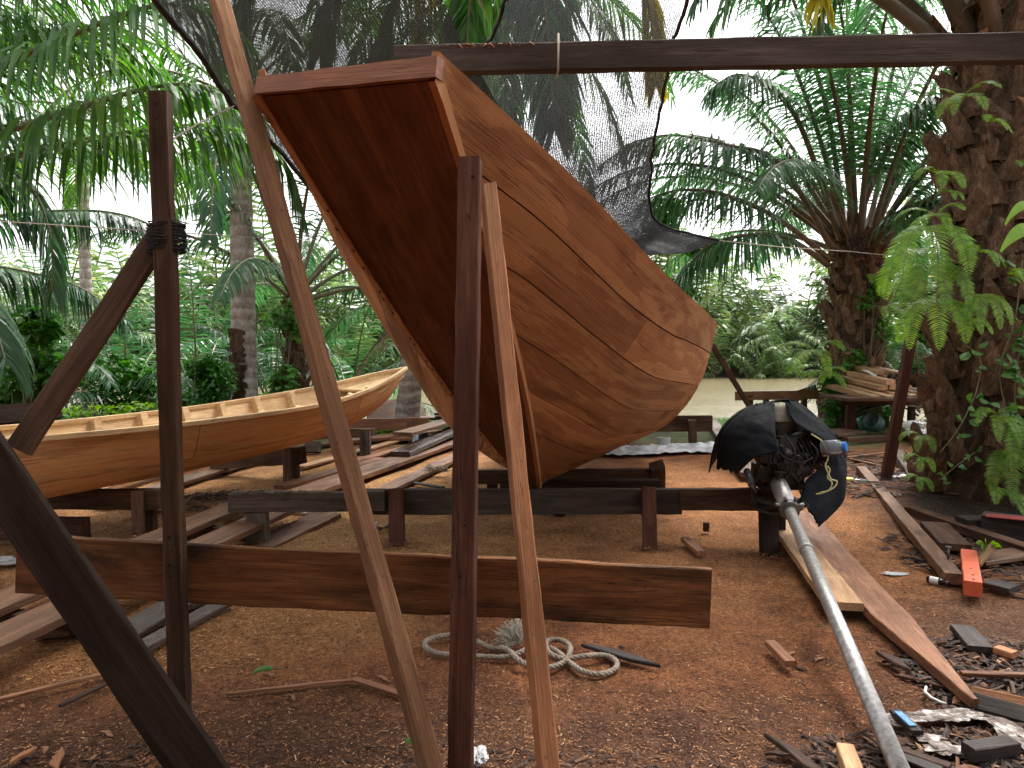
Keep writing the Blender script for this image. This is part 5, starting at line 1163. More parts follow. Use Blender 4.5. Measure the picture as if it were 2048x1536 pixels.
# oil palms
def oil_trunk(parent, base, H_, r0, r1, nb, seed, bsz=1.0, cut=None, fib=500):
    r = random.Random(seed); base = Vector(base); seg = 28; n = 34; rows = []
    rad = lambda z: r0 + (r1 - r0) * min(1, z / (H_ * .5)) + .22 * r0 * math.exp(-z / .25)
    for i in range(n + 1):
        z = -.05 + (H_ + .05) * i / n
        rows.append([base + Vector((math.cos(a), math.sin(a), 0)) * rad(z) * (1 + .13 * mnoise.noise(Vector((math.cos(a) * 3, math.sin(a) * 3, z * 3 + seed)))) + Vector((0, 0, z)) for a in [2 * math.pi * (k % seg) / seg for k in range(seg + 1)]])
    mb = MB(); mb.grid(rows, False); rows[-1]; mb.build('trunk', M_['oil_bark'], parent)
    bm_ = MB(); cuts_ = []
    for i in range(nb):
        z = H_ * (i + r.random()) / nb; a = i * 2.39996 + r.uniform(-.2, .2); R = rad(z); o = Vector((math.cos(a), math.sin(a), 0)); s = Vector((-math.sin(a), math.cos(a), 0)); u = Vector((0, 0, 1))
        tilt = r.uniform(.12, .62); ax = (u * math.cos(tilt) + o * math.sin(tilt) + s * r.uniform(-.25, .25)).normalized(); nn = (o - ax * o.dot(ax)).normalized()
        L = r.uniform(.20, .54) * bsz; w0, w1 = r.uniform(.22, .36) * bsz, r.uniform(.08, .19) * bsz; t0, t1 = .10 * bsz, r.uniform(.05, .08) * bsz
        c = base + o * (R - .03) + u * z; rw = []
        for k in range(6):
            t = k / 5; w = w0 + (w1 - w0) * t ** .7; th_ = t0 + (t1 - t0) * t; q = c + ax * L * t; ring = []
            for (x, y) in ((-1, -.3), (-.75, .35), (-.3, .85), (.3, .85), (.75, .35), (1, -.3), (0, -.8)):
                ring.append(q + s * w * .5 * x * (1 + r.uniform(-.22, .22)) + nn * th_ * y * (1 + r.uniform(-.35, .35)) + ax * r.uniform(-.03, .03) * (1 if k < 5 else 2.6))
            rw.append(ring + [ring[0]])
        bm_.grid(rw, False)
        if cut and r.random() < cut(z, a): one = MB(); one.add([p + ax * .003 for p in rw[-1][:7]], [tuple(range(7))]); cuts_.append(one)
        else: bm_.add([p + ax * .003 for p in rw[-1][:7]], [tuple(range(7))])
    bm_.build('leaf_bases', M_['boot'], parent)
    for one in cuts_: one.build('cut_end', M_['cutface'], parent)
    fb = MB(); vs = []; fs = []
    for i in range(fib):
        z = r.uniform(0, H_); a = r.uniform(0, 6.28); R = rad(z) + r.uniform(0.0, .14); p = base + Vector((math.cos(a) * R, math.sin(a) * R, z)); s = Vector((-math.sin(a), math.cos(a), 0)); o = Vector((math.cos(a), math.sin(a), 0))
        d = (s * r.uniform(-1, 1) + Vector((0, 0, r.uniform(-1, 1))) + o * r.uniform(0, .5)).normalized()
        leaf_strip(vs, fs, p, d, r.uniform(.08, .32), r.uniform(.003, .009), o.cross(d) + o * .3, r.uniform(0, 1.4), 4)
    fb.add(vs, fs); fb.build('trunk_fibre', M_['fibre'], parent)
BX, BY = 4.72, 7.35
bp = empty('oil_palm', (BX, BY, 0), 'massive oil palm at the right edge, shaggy trunk with old leaf bases and ferns', 'palm tree')
oil_trunk(bp, (BX, BY, 0), 4.7, .62, .46, 150, 3, 1.1, cut=lambda z, a: .55 if 3.3 < z < 4.4 else .06, fib=5200)
r = random.Random(12)
for i in range(16):   # thick petioles and the crown far above
    az = i * 2.39996 + .5; e = .75 + .5 * i / 16
    b = Vector((BX, BY, 4.1 + .4 * i / 16)) + Vector((math.cos(az), math.sin(az), 0)) * .42
    pts = arc(b, az, e, 6.2, 1.25)
    mb, k = make_frond('frond', pts, None, 66, .95, .045, 1.1, .24, .075, seed=500 + i, plumose=.35, nseg=3)
    frond_obj('frond', mb, k, bp, ('rachis_brown', 'oilpalm'))
kwb = dict(n=64, ll=.85, lw=.045, droop=1.4, rr=.06, jit=.2, nseg=3, fwd=.5, start=.24, plumose=.25)
for sd, pts, lf in ((64, [(1985, 20, 7.2), (1850, -160, 7.0), (1700, -230, 6.8), (1560, -200, 6.6), (1450, -110, 6.6), (1390, 0, 6.6)], 'oilpalm'), (65, [(1985, 20, 7.3), (1900, -120, 8), (1800, -170, 8.6), (1690, -140, 9), (1590, -70, 9.2), (1530, 20, 9.2)], 'oilpalm'), (66, [(1990, 20, 7.2), (1930, -80, 7.6), (1850, -120, 8), (1760, -110, 8.4), (1690, -60, 8.6), (1650, 20, 8.6), (1640, 110, 8.6)], 'oilpalm'), (67, [(1990, 20, 7.2), (1960, -150, 7.0), (1890, -240, 6.8), (1790, -250, 6.6), (1700, -180, 6.5), (1650, -80, 6.5)], 'yellowleaf'),
                    (61, [(1985, 30, 7.2), (1900, -110, 6.6), (1780, -190, 6.2), (1640, -180, 6.0), (1530, -120, 6.0), (1460, -20, 6.0)], 'oilpalm'),
                    (62, [(1995, 20, 7.3), (1930, -150, 7.4), (1830, -210, 7.6), (1730, -170, 7.8), (1660, -80, 7.8), (1640, 0, 7.8)], 'yellowleaf'),
                    (63, [(1990, 60, 7.2), (1880, -30, 7.6), (1760, -90, 8.2), (1620, -90, 8.8), (1500, -40, 9.2), (1420, 60, 9.4)], 'oilpalm')):
    px_frond(bp, pts, leaf=lf, stalk='rachis_brown', seed=sd, **kwb)
MX, MY = 6.55, 14.7
mp_ = empty('oil_palm', (MX, MY, 0), 'middle oil palm with spreading feathery crown standing behind the timber table', 'palm tree')
oil_trunk(mp_, (MX, MY, 0), 3.5, .52, .40, 110, 8, 1.0, cut=lambda z, a: .06, fib=1200)
def fr_skip(az, e): return False
palm_crown(mp_, (MX, MY, 3.25), 30, 5.6, (.45, 1.38), 1.35, ('oilpalm', 'oilpalm', 'coconut_dark'), 'rachis_brown', seed=71, ll=.95, lw=.042, nl=96, droop=1.2, rr=.06, r0=.3, plumose=.3, start=.22)
for sd, pts in ((72, [(1660, 520, 14.3), (1560, 440, 13.6), (1450, 390, 13.2), (1360, 380, 13), (1290, 400, 13)]), (73, [(1665, 500, 14.3), (1560, 330, 13.6), (1450, 290, 13.2), (1340, 270, 13), (1250, 290, 13)]),
                (74, [(1680, 480, 14.4), (1600, 250, 14), (1530, 170, 13.6), (1470, 150, 13.4), (1420, 180, 13.3)]), (75, [(1700, 480, 14.4), (1700, 250, 14.2), (1695, 80, 14.2), (1690, -80, 14.3)]),
                (76, [(1720, 500, 14.4), (1790, 430, 13.8), (1860, 400, 13.4), (1930, 410, 13)]), (78, [(1690, 480, 14.4), (1660, 250, 14.2), (1610, 70, 14), (1560, -60, 13.8), (1500, -120, 13.6)]), (79, [(1712, 480, 14.4), (1760, 260, 14.2), (1800, 90, 14), (1850, -40, 13.8)]), (80, [(1700, 490, 14.4), (1760, 330, 14), (1820, 230, 13.6), (1880, 190, 13.2)]), (77, [(1655, 530, 14.3), (1580, 480, 13.5), (1500, 470, 13), (1420, 490, 12.8), (1370, 540, 12.7)])):
    px_frond(mp_, pts, leaf='oilpalm', stalk='rachis_brown', n=104, ll=1.25, lw=.042, droop=1.6, rr=.06, seed=sd, plumose=.3, start=.24, nseg=3)
mb = MB(); fc = P(1714, 492, 14.15)
for i in range(90):
    d = Vector((rnd(-1, 1), rnd(-1, .3), rnd(-1, 1))).normalized() * .9; p = fc + Vector((d.x * .16, d.y * .14, d.z * .2)); mb.tube([p, p + d * .05], [.022, .004], 5)
mb.build('fruit_bunch', M_['slab_dark'], mp_)
px_ = (592 - 1024) / 1540 * 12.9
sp_ = empty('oil_palm', (px_, 12.9, 0), 'short dark oil palm stump trunk with vines behind the leaning strut', 'palm tree')
oil_trunk(sp_, (px_, 12.9, 0), 2.2, .20, .15, 46, 15, .55, fib=500)
palm_crown(sp_, (px_, 12.9, 2.2), 13, 3.9, (.3, 1.35), 1.3, ('coconut_dark', 'oilpalm'), 'rachis', seed=81, ll=.65, lw=.04, nl=50, droop=1.2, rr=.04, r0=.1, plumose=.25, start=.24)
px_ = (817 - 1024) / 1540 * 13.8
dp = empty('coconut_palm', (px_, 13.8, 0), 'short pale ringed palm beyond the long boat bow with a brown dead frond', 'palm tree')
trunk_smooth((px_, 13.8, -.05), (px_, 13.8, 2.2), .15, .13, 'coco_bark', dp)
palm_crown(dp, (px_, 13.8, 2.1), 9, 2.6, (.0, 1.1), 1.5, 'oilpalm', seed=91, ll=.6, lw=.04, nl=40, droop=1.2)
px_frond(dp, [(815, 640, 13.6), (790, 650, 13.2), (750, 690, 13), (720, 735, 12.9), (703, 770, 12.8)], leaf='deadleaf', stalk='rachis_brown', n=40, ll=.42, lw=.035, droop=1.4, seed=92)
px_frond(dp, [(830, 640, 13.6), (880, 660, 13.2), (915, 730, 13), (930, 800, 12.9)], leaf='deadleaf', stalk='rachis_brown', n=36, ll=.5, lw=.03, droop=1.4, seed=93)

# nipa palms along the far bank (few pixels each: one mesh per clump, shared)
def nipa_mesh(seed, L):
    r = random.Random(seed); mb = MB(); nst = 0; leafv = []; leaff = []
    stalk = MB()
    for i in range(11):
        az = i * 2.4 + r.uniform(-.3, .3); e = r.uniform(.75, 1.5); pts = arc((r.uniform(-.5, .5), r.uniform(-.4, .4), 0), az, e, L * r.uniform(.6, 1.1), r.uniform(.5, 1.2), 7)
        m2, k = make_frond('f', pts, None, 26, 1.6, .17, 1.0, .14, .07, seed=seed * 50 + i, nseg=2, plumose=.15, jit=.25)
        n = len(mb.v); mb.v += m2.v; mb.f += [tuple(q + n for q in f) for f in m2.f]; mb.sm += m2.sm; stalk.sm += [True] * k + [False] * (len(m2.f) - k)
    me = mb.mesh('nipa_palm', Matrix.Identity(4)); me.materials.append(M_['rachis']); me.materials.append(M_['nipa'])
    me.polygons.foreach_set('material_index', [0 if s else 1 for s in stalk.sm]); me.update(); return me
NM = [nipa_mesh(s, l) for s, l in ((1, 6.2), (2, 7.0), (3, 5.4), (4, 6.4))]
r = random.Random(44)
def inst(name, me, loc, rz, sc, label, cat, group):
    o = bpy.data.objects.new(name, me); M = Matrix.Translation(loc) @ Matrix.Rotation(rz, 4, 'Z') @ Matrix.Diagonal((sc, sc, sc, 1)); _link(o, M, None); return tag(o, label, cat, group)
for row, (y, n, x0, x1, s0_) in enumerate(((43.3, 26, -38, 38, .42), (44.6, 21, -38, 38, .75), (47, 19, -40, 40, 1.15), (50.5, 20, -42, 42, 1.65))):
    for i in range(n):
        x = x0 + (x1 - x0) * (i + r.uniform(.1, .9)) / n
        inst('nipa_palm', NM[r.randrange(4)], (x, y + r.uniform(-.8, .8), -.6 + .2 * row), r.uniform(0, 6.28), s0_ * r.uniform(.8, 1.15), 'pale feathery nipa palm clump growing along the far river bank', 'palm tree', 'nipa palms along the far bank')

def young_palm(px, D, label, seed, L=2.6, leaf='oilpalm', n=11):
    x = (px - 1024) / 1540 * D; o = empty('young_palm', (x, D, 0), label, 'palm tree')
    palm_crown(o, (x, D, .1), n, L, (.35, 1.35), 1.25, leaf, 'rachis', seed=seed, ll=.62, lw=.045, nl=36, droop=1.0, rr=.025, r0=.08, start=.2, nseg=2)
young_palm(95, 14.6, 'young palm clump behind the tall weedy shrub at far left', 201, 3.0)
young_palm(250, 14.8, 'young palm clump between the slim pale trunk and the holed post', 202, 2.7, ('oilpalm', 'coconut_dark'))
young_palm(395, 14.7, 'young palm clump behind the rounded bright green bush', 203, 2.9)
young_palm(545, 14.9, 'young palm clump right of the stout grey palm trunk', 204, 2.5, ('coconut_dark', 'oilpalm'))
young_palm(700, 14.9, 'young palm clump between the strut and the short ringed palm', 205, 2.6)
young_palm(1850, 14.8, 'young palm clump seen between the two oil palm trunks', 206, 2.8)
def leaf_cloud(mb, centre, rad, n, size, r, shell=.55, fold=.25, down=.3):
    vs = []; fs = []; c = Vector(centre)
    for i in range(n):
        while True:
            d = Vector((r.uniform(-1, 1), r.uniform(-1, 1), r.uniform(-1, 1)))
            if .05 < d.length < 1: break
        q = d.length; d = d.normalized() * (q ** shell); p = c + Vector((d.x * rad[0], d.y * rad[1], d.z * rad[2]))
        a = (Vector((r.uniform(-1, 1), r.uniform(-1, 1), r.uniform(-.6, .4) - down))).normalized(); b = a.cross(Vector((r.uniform(-.4, .4), r.uniform(-.4, .4), 1))).normalized(); nn = a.cross(b)
        L = size * r.uniform(.6, 1.25); w = L * r.uniform(.28, .42); m = len(vs)
        vs += [p, p + a * L * .45 + b * w - nn * w * fold, p + a * L, p + a * L * .45 - b * w - nn * w * fold, p + a * L * .5]
        fs += [(m, m + 1, m + 4), (m + 1, m + 2, m + 4), (m + 2, m + 3, m + 4), (m + 3, m, m + 4)]
    mb.add(vs, fs, False)
def bush(name, label, cat, base, blobs, n, size, mat, seed, stems=6, smat='rachis_brown', group=None):
    r = random.Random(seed); base = Vector(base); o = empty(name, base, label, cat, group)
    lf, sm = MB(), MB()
    for (dx, dy, dz, rx, ry, rz_) in blobs:
        for q in range(4):
            cc2 = base + Vector((dx + r.uniform(-.5, .5) * rx, dy + r.uniform(-.5, .5) * ry, dz + r.uniform(-.4, .5) * rz_)); k = r.uniform(.45, .75)
            leaf_cloud(lf, cc2, (rx * k, ry * k, rz_ * k), n // (len(blobs) * 4), size, r)
        for q in range(stems):
            e = base + Vector((dx + r.uniform(-.6, .6) * rx, dy + r.uniform(-.6, .6) * ry, dz + r.uniform(-.2, .8) * rz_)); m_ = base.lerp(e, .5) + Vector((r.uniform(-.08, .08), r.uniform(-.08, .08), .05))
            sm.tube([base + Vector((r.uniform(-.1, .1), r.uniform(-.1, .1), -.05)), m_, e], [.018, .012, .005], 5)
    lf.build('foliage', M_[mat], o); sm.build('stems', M_[smat], o); return o
bush('shrub', 'tall weedy shrub with long pointed leaves at the left edge', 'shrub', (-6.3, 9.8, 0), [(0, 0, .5, .6, .4, .5), (.2, .1, 1.2, .6, .4, .5), (.35, 0, 1.75, .35, .3, .3), (-.7, .2, 1.0, .6, .4, .6)], 2300, .16, 'shrub', 1)
bush('shrub', 'rounded bright green bush behind the holed post', 'shrub', (-4.75, 11.6, 0), [(0, 0, .55, .45, .4, .45), (.35, .1, .9, .4, .35, .35), (-.35, .1, .5, .4, .35, .4), (.1, 0, 1.15, .3, .3, .3)], 4200, .085, 'shrub', 2)
bush('shrub', 'low spreading leafy plants left of the earth heap', 'shrub', (-7.2, 11.8, 0), [(0, 0, .3, .9, .5, .3), (1.1, .1, .35, .8, .4, .3), (-.9, 0, .4, .9, .5, .35)], 2600, .10, 'fern', 3)
bush('shrub', 'dark leafy plants trailing beside the earth heap', 'shrub', (-5.0, 10.2, 0), [(0, 0, .2, .9, .3, .2), (-.8, .2, .3, .6, .3, .25), (.8, .3, .2, .5, .3, .2)], 1500, .09, 'coconut_dark', 4)
bush('shrub', 'mid green thicket behind the slim pale trunk', 'shrub', (-8.6, 14.0, 0), [(0, 0, .8, 1.2, .6, .8), (1.6, .2, .7, 1.0, .5, .7), (-1.6, 0, .9, 1.2, .6, .9), (3.0, .3, .5, .8, .4, .5)], 3200, .17, 'shrub', 5)
bush('shrub', 'leafy creeper mound climbing the short oil palm stump', 'shrub', (-3.75, 12.5, 0), [(0, 0, 1.0, .3, .2, .4), (.1, 0, 1.9, .3, .2, .3), (-.2, 0, .4, .35, .2, .35)], 800, .14, 'vine', 6)
bush('shrub', 'fresh green ferny growth at the foot of the middle oil palm', 'shrub', (6.0, 14.0, 0), [(0, 0, .4, .35, .3, .4), (-.15, 0, .9, .3, .2, .3), (.7, .1, .3, .4, .3, .3), (.9, .4, .5, .3, .2, .25)], 1500, .10, 'shrub', 7)
bush('shrub', 'climbing creeper on the middle oil palm trunk', 'shrub', (6.5, 14.15, .9), [(-.1, 0, .4, .35, .12, .3), (.3, 0, .9, .3, .12, .4), (.1, 0, 1.5, .3, .12, .3)], 900, .10, 'vine', 8)
bush('leafy_tree', 'small leafy tree behind the hull under the net corner', 'tree', (2.75, 14.6, 0), [(-.2, 0, 1.7, .6, .5, .6), (.5, 0, 2.5, .6, .5, .5), (.1, .1, 3.9, .5, .4, .4), (.9, 0, 3.3, .35, .4, .3), (.4, 0, 1.5, .5, .4, .5)], 1900, .19, 'shrub', 9)
bush('shrub', 'broad leaved bush on the bank right of the middle oil palm', 'shrub', (8.3, 14.6, 0), [(0, 0, .8, .7, .4, .5), (.6, 0, 1.5, .7, .4, .5), (-.5, .1, 1.8, .5, .3, .4)], 2000, .14, 'shrub', 10)
# earth heap
mb = MB(); hc = G(292, 838); rows = []
for i in range(15):
    t = i / 14; rr = []
    for k in range(25):
        a = 2 * math.pi * (k % 24) / 24; rad = (1 - t) ** .7 * .42 * (1 + .22 * mnoise.noise(Vector((math.cos(a) * 2, math.sin(a) * 2, t * 3)))); rr.append(hc + Vector((math.cos(a) * rad, math.sin(a) * rad, t * .55 - .03 + .03 * mnoise.noise(Vector((a * 3, t * 8, 0))))))
    rows.append(rr)
mb.grid(rows, False); mb.build('earth_heap', plain('brown earth heap', (.13, .095, .06), .95, var=.5, sc=6, bump=.8), label='brown earth heap standing among the leafy plants behind the long boat', cat='heap')
plank('board', P(-80, 836, 8.3), P(118, 820, 9.6), .22, .06, (0, -1, .1), M_['post_black'], label='black edged board lying beyond the long boat at the left edge', cat='board')
# far wood behind the nipa palms
r = random.Random(9); mb = MB()
for i in range(70):
    x = -75 + 150 * (i + r.random()) / 70; h = r.uniform(1.6, 2.6)
    leaf_cloud(mb, (x, 56 + r.uniform(-2, 4), 1.4 + r.uniform(0, 2.2)), (2.6, 1.6, h), 260, .9, r, .5)
mb.build('far_wood', M_['farwood'], M=Matrix.Identity(4), kind='stuff')
# grass patches
def grass(name, region, n, h, seed, mat='grass'):
    r = random.Random(seed); vs = []; fs = []
    for i in range(n):
        x, y = region(r); a = r.uniform(0, 6.28); L = h * r.uniform(.5, 1.2)
        leaf_strip(vs, fs, Vector((x, y, gz(x, y))), Vector((math.cos(a) * .5, math.sin(a) * .5, 1)), L, .018, Vector((-math.sin(a), math.cos(a), 0)), .9, 3)
    mb = MB(); mb.add(vs, fs); return mb.build(name, M_[mat], M=Matrix.Identity(4), kind='stuff')
grass('grass', ell(-1.9, 13.5, 1.3, .9), 5200, .32, 1)
grass('grass', ell(-7.5, 12.8, 3.6, 1.2), 6500, .28, 2)
grass('grass', ell(4.6, 14.3, 1.7, .6), 3000, .25, 3)
grass('grass', ell(-4.0, 13.6, 1.5, .8), 2500, .3, 4)
grass('grass', ell(9.0, 13.6, 2.2, .9), 2500, .3, 5)

# ferns and vines growing on the palms
def fern_mesh(seed, nf, L, hang):
    r = random.Random(seed); mb = MB(); ids = []
    for i in range(nf):
        az = -math.pi / 2 + (i - (nf - 1) / 2) * (1.9 / max(1, nf - 1)) + r.uniform(-.2, .2); e = r.uniform(-.1, .75); pts = arc((0, 0, 0), az, e, L * r.uniform(.75, 1.15), hang, 8)
        fine = [cr(pts, k / 20) for k in range(21)]; a0 = len(mb.f); mb.tube(fine, .003, 4); ids += [0] * (len(mb.f) - a0)
        vs, fs = [], []; n = 32
        for k in range(n):
            t = .08 + .92 * k / n; p = cr(pts, t); T = (cr(pts, min(1, t + .03)) - cr(pts, max(0, t - .03))).normalized(); S = T.cross(Vector((0, -.3, 1)))
            if S.length < .2: S = Vector((1, 0, 0))
            S.normalize(); U = S.cross(T); l = L * .15 * (math.sin(math.pi * min(1, t * .93 + .10)) ** .6 + .06)
            for s in (-1, 1): leaf_strip(vs, fs, p, S * s + T * .25 + U * r.uniform(-.15, .2), l * r.uniform(.85, 1.1), L * .024, T, .35, 2)
        a0 = len(mb.f); mb.add(vs, fs); ids += [1] * (len(mb.f) - a0)
    me = mb.mesh('fern', Matrix.Identity(4)); me.materials.append(M_['rachis']); me.materials.append(M_['fern']); me.polygons.foreach_set('material_index', ids); me.update(); return me
FM = [fern_mesh(1, 5, .55, 1.9), fern_mesh(2, 3, .5, 2.4), fern_mesh(3, 6, .42, 1.6), fern_mesh(4, 5, .8, 3.3)]
FERN = [(1868, 600, 6.8, 3, -.35, .8, 'yellow green fern trailing below the left cluster of the big trunk'), (1880, 350, 6.8, 1, -.5, .9, 'slim hanging fern above the left cluster of the big trunk'), (2000, 985, 6.45, 1, .1, .9, 'hanging fern lowest on the front of the big trunk'), (2035, 850, 6.45, 3, .4, .75, 'broad hanging fern at the right edge near the vine leaves'), (1935, 640, 6.6, 1, -.1, .7, 'narrow fern hanging in the centre of the big trunk below the others'),
        (1925, 195, 6.75, 0, -.5, .8, 'spreading fern high on the big oil palm beside the top beam'), (1975, 245, 6.72, 1, .2, .65, 'small fern under the highest fern of the big trunk'),
        (1858, 455, 6.85, 3, -.3, .95, 'large yellow green fern hanging off the left side of the big trunk'), (1872, 430, 6.85, 0, -.7, .72, 'bushy fern topping the hanging cluster on the left of the big trunk'), (1862, 530, 6.8, 3, -.15, .8, 'long fern dangling lowest in the left cluster of the big trunk'),
        (1838, 500, 6.95, 3, -.5, .85, 'outermost fern of the left cluster reaching toward the leaning post'), (1952, 505, 6.6, 1, .1, .8, 'fern with narrow fronds at the middle of the big trunk'), (1960, 590, 6.6, 3, .1, .55, 'fern with broad fronds just below the middle of the big trunk'),
        (2025, 555, 6.6, 1, .5, .95, 'fern at the right edge halfway up the big trunk'), (1990, 830, 6.55, 0, .2, .75, 'fern with bright fronds low on the big trunk front'), (2010, 900, 6.5, 3, .2, .72, 'fullest fern near the foot of the big trunk'),
        (1842, 872, 6.95, 1, -.7, .7, 'ferny tuft at the lower left edge of the big trunk'), (1842, 915, 6.9, 1, -.6, .6, 'ferny tuft just above the plastic litter at the big trunk foot'), (1895, 385, 6.7, 1, -.2, .5, 'tiny fern above the hanging cluster on the big trunk'),
        (1838, 955, 6.9, 1, -.5, .55, 'lowest ferny tuft by the leaning post foot'), (2035, 330, 6.7, 2, .6, .65, 'fern at the right edge below the cut stubs')]
for (x, y, D, k, rz, s, lab) in FERN: inst('fern', FM[k], P(x, y, D), rz, s, lab, 'fern', 'ferns on the big oil palm')
for (x, y, D, k, rz, s, lab) in [(1632, 700, 14.0, 0, -.6, 1.6, 'fern on the left side of the middle oil palm trunk'), (1770, 620, 14.1, 2, .6, 1.8, 'fern on the right side of the middle oil palm trunk'), (1650, 745, 13.9, 2, -.4, 1.5, 'fern low on the left of the middle oil palm beside the table'), (1745, 560, 14.1, 1, .3, 1.4, 'fern under the crown of the middle oil palm')]:
    inst('fern', FM[k], P(x, y, D), rz, s, lab, 'fern', 'ferns on the middle oil palm')
def vine(label, pts, n, size, seed, mat='vine'):
    r = random.Random(seed); Q = [P(*p) for p in pts]; o = empty('climbing_vine', Q[0], label, 'vine'); s = MB(); s.tube([cr(Q, k / 40) for k in range(41)], .005, 5); s.build('stem', M_['rachis'], o)
    lf = MB(); vs, fs = [], []
    for i in range(n):
        p = cr(Q, r.random()) ; d = Vector((r.uniform(-1, 1), r.uniform(-1, -.1), r.uniform(-.9, .5))).normalized(); b = d.cross(Vector((0, -.6, 1))).normalized(); L = size * r.uniform(.6, 1.2); w = L * .38; p = p + d * size * r.uniform(.2, .7); nn = d.cross(b); m = len(vs)
        prof = ((0, 0), (.2, .8), (.45, 1.), (.75, .6), (1, 0)); c0 = len(vs)
        for (t, q) in prof: vs += [p + d * L * t - nn * (t * t * .2 * L), p + d * L * t + b * w * q - nn * (t * t * .2 * L - .02), p + d * L * t - b * w * q - nn * (t * t * .2 * L - .02)]
        for k in range(4):
            a = c0 + k * 3; fs += [(a, a + 1, a + 4, a + 3), (a, a + 3, a + 5, a + 2)]
    lf.add(vs, fs); lf.build('leaves', M_[mat], o)
vine('leafy vine climbing the right half of the big trunk', [(2030, 960, 6.5), (2015, 840, 6.5), (2000, 740, 6.5), (2030, 640, 6.5), (2045, 520, 6.5)], 44, .11, 1)
vine('vine with scattered oval leaves across the big trunk front', [(1880, 905, 6.55), (1915, 860, 6.5), (1950, 790, 6.5), (1960, 720, 6.5), (1930, 690, 6.5)], 18, .085, 2)
vine('leafy vine hugging the right edge low on the big trunk', [(2050, 900, 6.5), (2030, 810, 6.5), (2035, 730, 6.5), (2050, 650, 6.5)], 34, .10, 3)
vine('sparse vine with few leaves low on the big trunk', [(1880, 960, 6.55), (1915, 930, 6.5), (1950, 905, 6.5)], 9, .08, 4)
# two big single leaves leaning into the right edge
def bigleaf(name, label, cat, a, b, w, mat, sag=.1, nrm=(0, -1, .3)):
    a, b = Vector(a), Vector(b); d = (b - a); s = d.cross(Vector(nrm)).normalized(); rows = []
    for i in range(15):
        t = i / 14; p = a + d * t + Vector((0, 0, sag * 4 * t * (1 - t))); hw = w * .5 * (math.sin(math.pi * (t * .92 + .04)) ** .8) * (1 - .3 * t)
        rows.append([p + s * hw * k + Vector((0, .015 * abs(k), .012 * abs(k))) for k in (-1, -.5, 0, .5, 1)])
    mb = MB(); mb.grid(rows); return mb.build(name, M_[mat], label=label, cat=cat)
bl = empty('broad_leaf_plant', P(2075, 560, 6.3), 'plant with two large bright green leaves reaching in at the right edge', 'plant')
for pts in (((2085, 470, 6.3), (2003, 506, 6.2), .13), ((2080, 425, 6.3), (2012, 452, 6.2), .09)):
    o = bigleaf('leaf', None, None, P(*pts[0]), P(*pts[1]), pts[2], 'fern'); o.parent = bl; o.matrix_basis = WM[bl].inverted() @ WM[o]
st_ = MB(); st_.tube([P(2085, 470, 6.3), P(2080, 560, 6.4), P(2060, 720, 6.45)], .008, 6); st_.build('stem', M_['rachis'], bl)
bigleaf('fallen_leaf', 'fresh green leaf lying on the soil left of the leaning strut', 'leaf', G(506, 1350, .012), G(543, 1342, .02), .045, 'vine', .008, (0, 0, 1))
bigleaf('fallen_leaf', 'curved green leaf lying near the holed post foot', 'leaf', G(283, 1477, .012), G(322, 1512, .02), .04, 'vine', .012, (0, .2, 1))
bigleaf('fallen_leaf', 'tiny green leaf scrap by the foot of the leaning strut', 'leaf', G(812, 1486, .012), G(827, 1492, .016), .02, 'vine', .004, (0, 0, 1))
sh = empty('broad_leaf_plant', G(1985, 1118), 'small green shoot sprouting behind the orange block', 'plant')
for i, (x, y) in enumerate(((1955, 1090), (1972, 1085), (1995, 1092), (2005, 1098), (1965, 1100))):
    o = bigleaf('leaf', None, None, G(1975, 1112, .0), P(x, y, 4.95), .05, 'fern', .03); o.parent = sh; o.matrix_basis = WM[sh].inverted() @ WM[o]
# ------------------------------------------------------------------ unseen shed behind the camera, added to shade the foreground
M_['tin'] = plain('shade roof tin', (.16, .14, .13), .6, .3, var=.4, sc=3)
shed = empty('shade_shed', (0, -2.5, 0), 'unseen tin roofed shed added behind the viewer to shade the foreground', 'shed')
def zr(y): return 3.25 + (y - 1.9) * -.10
mb = MB(); xs_ = np.linspace(-7.5, 7.5, 301)
mb.sheet([[(x, y, zr(y) + .02 * math.sin(x * 2 * math.pi / .12)) for x in xs_] for y in (-7.0, 1.2)], .003); mb.build('roof', M_['tin'], shed)  # out-of-view roof, added for the shade it casts
for x in (-7, -3.5, 3.5, 7):
    for y in (-6.5, .9):
        if y > 0 and abs(x) < 5: continue
        plank('post', Vector((x, y, -.03)), Vector((x, y, zr(y) - .03)), .12, .12, (0, -1, 0), M_['post_dark'], shed)
for y in (-6.6, 1.0): plank('roof_beam', Vector((-7.4, y, zr(y) - .10)), Vector((7.4, y, zr(y) - .10)), .12, .08, (0, -1, 0), M_['post_dark'], shed)
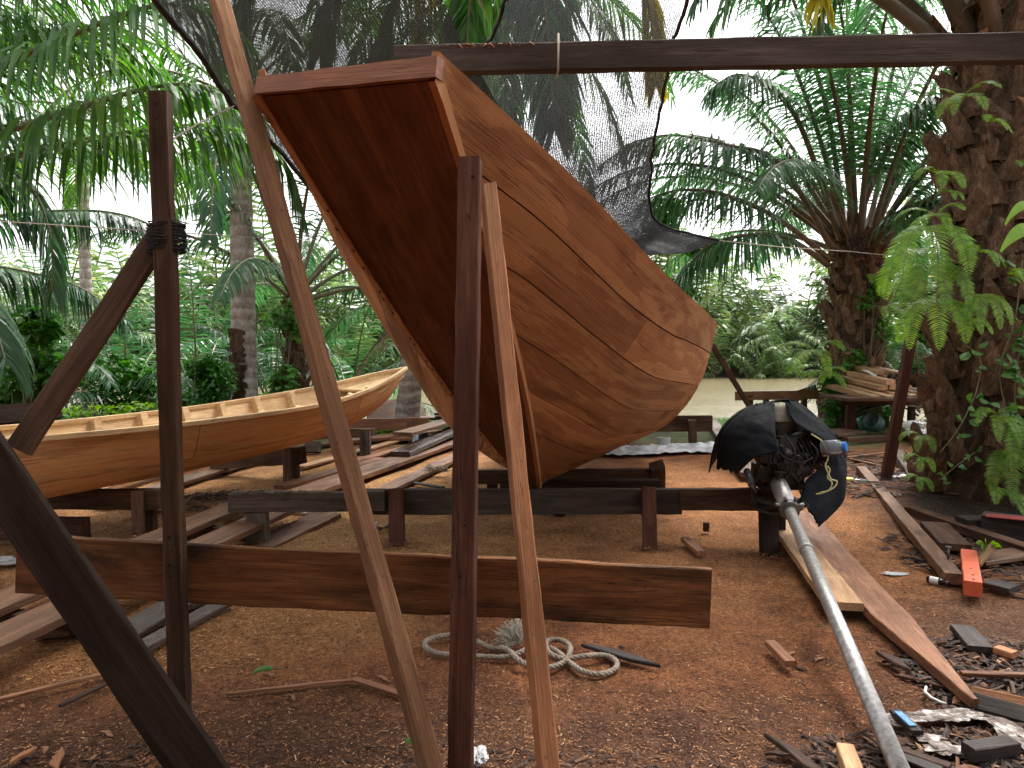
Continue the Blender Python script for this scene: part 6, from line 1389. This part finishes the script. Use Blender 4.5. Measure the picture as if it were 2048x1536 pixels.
mb = MB(); mb.sheet([[(x, -6.8 + .01 * math.sin(x * 30), z) for z in (0, 3.9)] for x in np.linspace(-7.4, 7.4, 60)], .02, False); mb.build('light_block_wall', M_['post_dark'], shed)  # unseen wall, added to block light from behind

# ------------------------------------------------------------------ camera, light, sky
cam = bpy.data.cameras.new('camera'); co = bpy.data.objects.new('camera', cam); C.objects.link(co); SC.camera = co
co.location = EYE; co.rotation_euler = (math.pi / 2 - PIT, 0, 0); cam.sensor_width = 36; cam.lens = 36 * F / 2048; cam.clip_start = .05; cam.clip_end = 2000
SUN_EL, SUN_AZ = math.radians(58), math.radians(35)   # azimuth clockwise from +Y
sl = bpy.data.lights.new('sun', 'SUN'); sl.energy = 2.0; sl.angle = math.radians(14); sl.color = (1, .965, .91)
so = bpy.data.objects.new('sun', sl); C.objects.link(so)
dv = Vector((math.sin(SUN_AZ) * math.cos(SUN_EL), math.cos(SUN_AZ) * math.cos(SUN_EL), math.sin(SUN_EL)))
so.rotation_euler = dv.to_track_quat('Z', 'Y').to_euler(); so.location = dv * 30
wd = bpy.data.worlds.new('World'); SC.world = wd; wd.use_nodes = True; nt = wd.node_tree
for n in list(nt.nodes): nt.nodes.remove(n)
sky = N(nt, 'ShaderNodeTexSky', sky_type='NISHITA', sun_disc=False, sun_elevation=SUN_EL, sun_rotation=SUN_AZ, air_density=1.0, dust_density=4.0, ozone_density=1.0)
hs = N(nt, 'ShaderNodeHueSaturation', {'Color': sky.outputs[0], 'Saturation': .12, 'Value': 1.0})
bg = N(nt, 'ShaderNodeBackground', {'Color': hs.outputs[0], 'Strength': .135}); N(nt, 'ShaderNodeOutputWorld', {'Surface': bg.outputs[0]})
SC.view_settings.view_transform = 'Standard'; SC.view_settings.look = 'None'; SC.view_settings.exposure = 1.92; SC.view_settings.gamma = 1.0; SC.view_settings.use_curve_mapping = False
SC.render.engine = 'CYCLES'
cy = SC.cycles; cy.use_denoising = True; cy.max_bounces = 6; cy.diffuse_bounces = 3; cy.glossy_bounces = 3; cy.transmission_bounces = 4; cy.transparent_max_bounces = 24; cy.caustics_reflective = False; cy.caustics_refractive = False
cy.use_adaptive_sampling = True; cy.adaptive_threshold = .02
